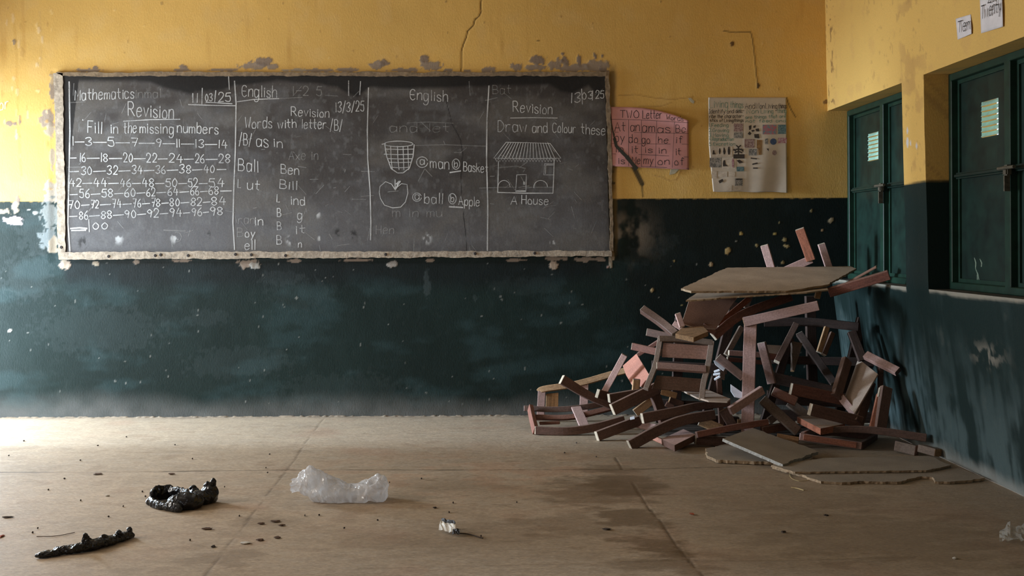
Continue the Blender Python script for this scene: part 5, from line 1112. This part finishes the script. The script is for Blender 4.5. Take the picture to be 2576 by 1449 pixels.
sheet('paper_scrap', 'small white scrap in the gap left of the upper front stile', 'paper', [(1585, 1049, 6.3), (1596, 1046, 6.3), (1597, 1054, 6.28), (1586, 1056, 6.28)], .003, [MPAP, MPAP])
# ------------------------------------------------------------------ litter on the floor
def bag_mat():
    m, nt, b = mat('cloudy_polythene'); out = nt.nodes['Material Output']
    b.inputs['Base Color'].default_value = (0.72, 0.70, 0.70, 1); b.inputs['Roughness'].default_value = .14; b.inputs['Specular IOR Level'].default_value = .6
    tl = N(nt, 'ShaderNodeBsdfTranslucent'); tl.inputs[0].default_value = (.72, .70, .70, 1)
    tr = N(nt, 'ShaderNodeBsdfTransparent')
    m1 = N(nt, 'ShaderNodeMixShader'); m1.inputs[0].default_value = .45; L(nt, b, 0, m1, 1); L(nt, tl, 0, m1, 2)
    m2 = N(nt, 'ShaderNodeMixShader'); m2.inputs[0].default_value = .30; L(nt, m1, 0, m2, 1); L(nt, tr, 0, m2, 2); L(nt, m2, 0, out, 'Surface')
    return m
M_BAG = bag_mat(); M_CLEAR = plain('clear_film', (.6, .6, .6), rough=.1)
M_BLK = plain('black_polythene', (0.007, 0.007, 0.009), rough=.2, var=.3, scale=30, spec=.5, bump=.1)
def ridged(p, s, seed): # crumple: sharp creases
    from mathutils import noise as nz
    a = nz.noise(Vector((p.x * s + seed, p.y * s, p.z * s))); b = nz.noise(Vector((p.x * s * 2.3, p.y * s * 2.3 + seed, p.z * s * 2.3)))
    return (1 - abs(a) * 2) * .6 + (1 - abs(b) * 2) * .3
def creased(me, sc, amp, floor_z=.0015, seed=0.0, lean=None):
    """film crumple: push the surface along its normals so that flat facets meet in sharp folds"""
    from mathutils import noise as nz
    me.update(); nn = [v.normal.copy() for v in me.vertices]
    for v, n in zip(me.vertices, nn):
        h = 0
        for k, (s_, a_) in enumerate(((sc, amp), (sc * 2.1, amp * .28))):
            d = nz.voronoi(v.co * s_ + Vector((seed + k * 7, 0, 0)))[0]; h -= a_ * (min(d[1] - d[0], .7) - .3)
        v.co += n * h
        v.co.z = max(v.co.z, floor_z)
    me.update()
def white_bag():
    # tube lying on the floor from its torn open left mouth to its closed right end
    cs = [(742, 1224, 22), (758, 1212, 36), (780, 1212, 66), (805, 1224, 72), (835, 1232, 66), (865, 1236, 62), (895, 1238, 62), (925, 1236, 68), (950, 1231, 66), (964, 1229, 52), (972, 1229, 22)]
    bm = bmesh.new(); rings = []; nseg = 72; R = random.Random(3)
    sub = []
    for a, b in zip(cs[:-1], cs[1:]):
        for k in range(9): t = k / 9; sub.append(tuple(lerp(a[i], b[i], t) for i in range(3)))
    sub.append(cs[-1])
    Yc = 4.86
    for i, (x, y, h) in enumerate(sub):
        c = P(x, y, Yc); hr = h / 2 * Yc / F; dr = hr * 1.05
        ring = []
        for k in range(nseg):
            a = 2 * math.pi * k / nseg
            v = Vector((0, math.cos(a) * dr, math.sin(a) * hr))
            p = c + v
            # fold pressed into the top between the mouth and the bottom end
            t = i / len(sub)
            if math.sin(a) > .2: p.z -= .040 * math.exp(-((t - .56) / .17) ** 2) * (math.sin(a) - .2) / .8
            rdg = ridged(p, 9, 2) * .014
            p += v.normalized() * rdg
            if i < 5: p.x -= (.2 + R.random()) * .016 * (5 - i) / 5
            p.z = max(p.z, .003 + .002 * R.random())
            ring.append(bm.verts.new(p))
        rings.append(ring)
    for r0, r1 in zip(rings[:-1], rings[1:]):
        for k in range(nseg): bm.faces.new([r0[k], r0[(k + 1) % nseg], r1[(k + 1) % nseg], r1[k]])
    bm.faces.new(rings[-1])
    bmesh.ops.recalc_face_normals(bm, faces=bm.faces); me = bm_mesh('plastic_bag', bm); creased(me, 15, .026, .002, 3); creased(me, 38, .0045, .002, 9)
    o = link('plastic_bag', me, M_BAG)
    tag(o, 'crumpled cloudy white plastic bag lying on the bare concrete floor', 'plastic bag'); return o
white_bag()
def crumple(name, lobes, vox, mats, creases=((11, .012),), seed=0, fold=(14, .026)):
    """one crumpled film body: lobes = [(centre, radii, rotation z)] fused by voxel remeshing"""
    bm = bmesh.new()
    for c, r, rz in lobes:
        g = bmesh.ops.create_icosphere(bm, subdivisions=4, radius=1)
        bmesh.ops.scale(bm, vec=r, verts=g['verts']); bmesh.ops.rotate(bm, cent=(0, 0, 0), matrix=Matrix.Rotation(rz, 3, 'Z'), verts=g['verts'])
        for v in g['verts']:
            n = v.co.normalized(); v.co += Vector(c)
            for s, a in creases: v.co += n * ridged(v.co, s, seed) * a
            v.co.z = max(v.co.z, .0015)
    me = bm_mesh(name, bm); o = link(name, me, mats)
    md = o.modifiers.new('fuse', 'REMESH'); md.mode = 'VOXEL'; md.voxel_size = vox; md.use_smooth_shade = False
    dg = bpy.context.evaluated_depsgraph_get(); dg.update(); m2 = bpy.data.meshes.new_from_object(o.evaluated_get(dg)); o.modifiers.clear()
    creased(m2, fold[0], fold[1], .0012, seed + 1.5)
    o.data = m2
    return o
q = lambda x, y, z=0: FL(x, y, z)
lob = []
def trail(pts, w, hgt, step=7):
    """thin standing fold of film along picture points (x, y at its foot)"""
    for (x0, y0), (x1, y1) in zip(pts[:-1], pts[1:]):
        n = max(1, int(math.hypot(x1 - x0, (y1 - y0) * 2) / step))
        for k in range(n + 1):
            p = FL(lerp(x0, x1, k / n), lerp(y0, y1, k / n)); a = FL(x1, y1) - FL(x0, y0)
            lob.append(((p.x, p.y, hgt * .85), (.024, w, hgt), math.atan2(a.y, a.x)))
trail([(384, 1268), (392, 1260), (408, 1257), (426, 1256), (446, 1260), (470, 1268)], .009, .034)
trail([(380, 1270), (395, 1278), (420, 1283), (445, 1287)], .014, .016)
trail([(438, 1268), (428, 1278)], .012, .02)
for x, y, rx, ry, rz_, z, ang in [(466, 1280, .072, .036, .036, .030, .08), (492, 1276, .03, .03, .03, .024, 0), (440, 1283, .04, .03, .022, .018, .2), (506, 1268, .040, .035, .032, .028, 0), (526, 1264, .036, .032, .040, .034, .2), (490, 1258, .02, .02, .024, .03, 0)]:
    p = FL(x, y); lob.append(((p.x, p.y, z), (rx, ry, rz_), ang))
for x, y, z, r1, r3, ang in [(536, 1262, .082, .010, .022, .3), (524, 1264, .078, .016, .012, 0), (541, 1264, .05, .012, .02, 0), (486, 1258, .055, .012, .012, 0)]:
    p = FL(x, y); lob.append(((p.x, p.y, z), (r1, .007, r3), ang))
tag(crumple('plastic_bag', lob, .003, M_BLK, creases=((14, .006),), seed=1, fold=(22, .012)), 'crumpled shiny black plastic bag lying on the floor left of the white bag', 'plastic bag')
lob = []
path = [(106, 1397, .022, .010), (125, 1394, .032, .013), (150, 1389, .036, .016), (178, 1386, .036, .017), (204, 1382, .036, .019), (216, 1368, .012, .03), (226, 1378, .034, .020), (248, 1372, .034, .021), (268, 1366, .032, .019), (286, 1359, .030, .018), (303, 1355, .026, .017), (318, 1349, .022, .015), (328, 1346, .014, .012)]
spine = [q_ for i, q_ in enumerate(path) if i != 5]
for a, b in zip(spine[:-1], spine[1:]):
    for k in range(4):
        x, y, r1, r2 = (lerp(a[i], b[i], k / 4) for i in range(4)); p = FL(x, y + 6); r2 *= .8
        lob.append(((p.x, p.y, r2 * .95), (r1, r2 * 1.25, r2), .3))
for x, y, z, r1, r3, ang in [(216, 1388, .045, .010, .024, .2), (222, 1384, .030, .018, .012, .5), (262, 1374, .03, .012, .012, .1), (300, 1363, .028, .010, .014, .4), (326, 1352, .022, .010, .016, .2)]:
    p = FL(x, y); lob.append(((p.x, p.y, z), (r1, .008, r3), ang))
tag(crumple('plastic_strip', lob, .003, M_BLK, creases=((30, .004),), seed=3, fold=(34, .011)), 'twisted strip of black plastic on the floor at the lower left', 'plastic strip')
# small crumpled wrapper
r = empty('wrapper', FL(1130, 1345), 'small crumpled white wrapper with dark lines on the floor at the lower middle', 'wrapper')
def wrap_piece(name, pts, hs, m, seed):
    bm = bmesh.new(); R = random.Random(seed); n = 9; V = {}
    for i in range(n):
        for j in range(6):
            a, b = i / (n - 1), j / 5
            x = lerp(lerp(pts[0][0], pts[1][0], a), lerp(pts[3][0], pts[2][0], a), b); y = lerp(lerp(pts[0][1], pts[1][1], a), lerp(pts[3][1], pts[2][1], a), b)
            z = .004 + hs * math.sin(math.pi * (1 - b)) * .6 + hs * (1 - b) * .6 + R.random() * .008; V[i, j] = bm.verts.new(FL(x, y, 0) + Vector((0, 0, z)))
    for i in range(n - 1):
        for j in range(5): bm.faces.new([V[i, j], V[i + 1, j], V[i + 1, j + 1], V[i, j + 1]])
    o = link(name, bm_mesh(name, bm), m, r, Matrix.Identity(4)); s = o.modifiers.new('t', 'SOLIDIFY'); s.thickness = .0015
M_WRAP = plain('white_wrapper', (.66, .62, .56), rough=.5, scale=40)
wrap_piece('foil', [(1110, 1330), (1146, 1338), (1146, 1346), (1104, 1338)], .028, M_WRAP, 1)
wrap_piece('dark_band', [(1112, 1328), (1145, 1337), (1145, 1340), (1110, 1331)], .036, M_INK, 2)
wrap_piece('dark_end', [(1140, 1342), (1158, 1344), (1156, 1350), (1138, 1349)], .014, M_INK, 3)
# clear film at the right edge
bm = bmesh.new(); R = random.Random(9); V = {}
for i in range(12):
    for j in range(8):
        x = lerp(2514, 2590, i / 11); y = lerp(1338 - 10 * (i / 11), 1362, j / 7) ; p = FL(x, y + 4); V[i, j] = bm.verts.new(p + Vector((0, 0, .004 + .035 * math.exp(-((i - 3.5) / 1.2) ** 2) * (1 - j / 7) + .012 * R.random() + .02 * i / 11 * (1 - j / 7))))
for i in range(11):
    for j in range(7): bm.faces.new([V[i, j], V[i + 1, j], V[i + 1, j + 1], V[i, j + 1]])
def film_mat():
    m, nt, b = mat('clear_polythene'); out = nt.nodes['Material Output']; b.inputs['Base Color'].default_value = (.7, .72, .68, 1); b.inputs['Roughness'].default_value = .15
    tr = N(nt, 'ShaderNodeBsdfTransparent'); mx = N(nt, 'ShaderNodeMixShader'); mx.inputs[0].default_value = .72; L(nt, b, 0, mx, 1); L(nt, tr, 0, mx, 2); L(nt, mx, 0, out, 'Surface'); return m
tag(link('plastic_film', bm_mesh('plastic_film', bm), film_mat()), 'piece of clear plastic film on the floor at the right edge of the picture', 'plastic film')
# straws, leaf bits and crumbs
M_LEAF = plain('dry_brown_leaf', (0.085, 0.045, 0.025), rough=.9, var=.4, scale=80); M_RED = plain('reddish_litter', (0.30, 0.07, 0.03), rough=.7); M_CRUMB = plain('dark_dirt', (0.045, 0.03, 0.022), rough=.95); M_STRAW = plain('pale_straw', (.5, .38, .18), rough=.8); M_PALE = plain('pale_grit', (.5, .46, .4), rough=.9)
def chip(name, label, cat, x, y, lx, ly, m, seed=0, hz=.0035, group=None):
    R = random.Random(seed + int(x)); bm = bmesh.new(); g = bmesh.ops.create_icosphere(bm, subdivisions=2, radius=1); s = F / FL(x, y).y
    for v in bm.verts: v.co = Vector((v.co.x * .85 * lx / s * (.45 + .9 * R.random()), v.co.y * ly / s * 2.2 * (.45 + .9 * R.random()), v.co.z * hz * (.6 + .7 * R.random()) + hz * .8))
    o = link(name, bm_mesh(name, bm), m, None, Matrix.Translation(FL(x, y))); return tag(o, label, cat, group)
for lab, x, y, lx, ly, m in [('dry brown leaf flake between the twisted strip and the white wrapper', 521, 1331, 18, 3.5, M_LEAF), ('dry leaf flake, larger of two touching flakes below the white bag', 694, 1312, 14, 3.5, M_LEAF), ('dry leaf flake, smaller and lower of two touching flakes below the white bag', 708, 1322, 11, 2.5, M_LEAF), ('thin brown flake just left of the two touching flakes', 657, 1318, 11, 2.5, M_LEAF),
                             ('dark brown flake midway between the white wrapper and the twisted strip', 654, 1359, 12, 3.5, M_LEAF), ('brown flake just right of the dark brown flake', 698, 1353, 10, 3, M_LEAF), ('dry leaf bit by the floor joint above the black bag', 246, 1193, 14, 4, M_LEAF), ('flat leaf bit above and left of the black bag, below the floor joint', 431, 1193, 10, 2.5, M_LEAF),
                             ('orange-red scrap on the floor in front of the heap', 1741, 1294, 7, 3.5, M_RED), ('dark flake on the floor right of the long diagonal joint, lower right', 1971, 1339, 8, 3, M_CRUMB), ('small dark flake in front of the torn floor boards', 2078, 1297, 8, 2.5, M_CRUMB), ('red scrap at the left edge of the picture', 4, 1350, 6, 6, M_RED), ('greyish bit of litter by the left floor joint', 618, 1367, 16, 4, M_PALE), ('small dark crumb of earth near the left floor joint at the bottom', 536, 1376, 7, 4, M_CRUMB),
                             ('dark bit on the floor near the left border of the picture', 20, 1302, 16, 2.5, M_CRUMB), ('dark flake on the stained concrete left of the right floor joint', 1527, 1332, 12, 3, M_CRUMB), ('pale scrap of paper between the black bag and the floor joint', 270, 1248, 7, 2, M_PALE), ('pale crumb on the floor at the lower right corner', 2402, 1406, 8, 3, M_PALE), ('dark flake in the dust under the wrapper shadow', 1094, 1278, 6, 2.2, M_CRUMB)]:
    chip('floor_flake', lab, 'litter', x, y, lx, ly, m, group='flakes of litter on the floor')
RC = random.Random(21)
CR = [(22, 1147), (202, 1159), (484, 1155), (678, 1144), (673, 1190), (669, 1178), (358, 1238), (366, 1250), (565, 1226), (273, 1301), (82, 1341), (95, 1330), (122, 1233), (162, 1205), (203, 1260), (310, 1275), (478, 1360), (300, 1337), (602, 1299), (866, 1330), (950, 1310), (1130, 1290), (1140, 1266), (1060, 1205), (767, 1298), (803, 1297), (246, 1122), (440, 1120), (318, 1100), (60, 1110), (980, 1215), (1210, 1350), (1300, 1265), (1420, 1140), (1500, 1150), (1450, 1115)]
for x, y in CR: chip('dirt_crumb', 'tiny dark crumb of dirt on the concrete floor', 'crumb', x, y, RC.uniform(1.6, 3.0), RC.uniform(1.1, 1.8), M_CRUMB, hz=.004, group='tiny crumbs scattered over the floor')
def straw(label, pts, w=.0022, m=M_STRAW):
    q_ = catmull([FL(*p) + Vector((0, 0, w + .001)) for p in pts], 6); bm = bmesh.new(); prev = None
    for i, v in enumerate(q_):
        tg = (q_[min(i + 1, len(q_) - 1)] - q_[max(i - 1, 0)]).normalized(); sd = Vector((-tg.y, tg.x, 0)).normalized()
        ring = [bm.verts.new(v + (sd * math.cos(a) + Vector((0, 0, 1)) * math.sin(a)) * w) for a in (0, 1.047, 2.094, 3.1416, 4.189, 5.236)]
        if prev:
            for k in range(6): bm.faces.new([prev[k], prev[(k + 1) % 6], ring[(k + 1) % 6], ring[k]])
        else: bm.faces.new(ring)
        prev = ring
    bm.faces.new(prev); bmesh.ops.recalc_face_normals(bm, faces=bm.faces)
    tag(link('straw', bm_mesh('straw', bm), m), label, 'straw')
straw('straight pale straw on the floor in front of the torn boards', [(1990, 1228), (2005, 1230), (2022, 1235)])
straw('curled pale fibre by the left end of the torn long board', [(1986, 1190), (1990, 1203), (2010, 1211), (2035, 1208), (2048, 1200)], .0012)
straw('thin dark twig lying on the floor above the twisted black strip', [(92, 1351), (140, 1350), (188, 1341)], .0015, M_LEAF)
straw('dark twig beside the white wrapper, drawn partly for its shadow', [(1152, 1343), (1180, 1346), (1215, 1356)], .0022, M_CRUMB)  # twig mesh also stands for part of the wrapper's shadow
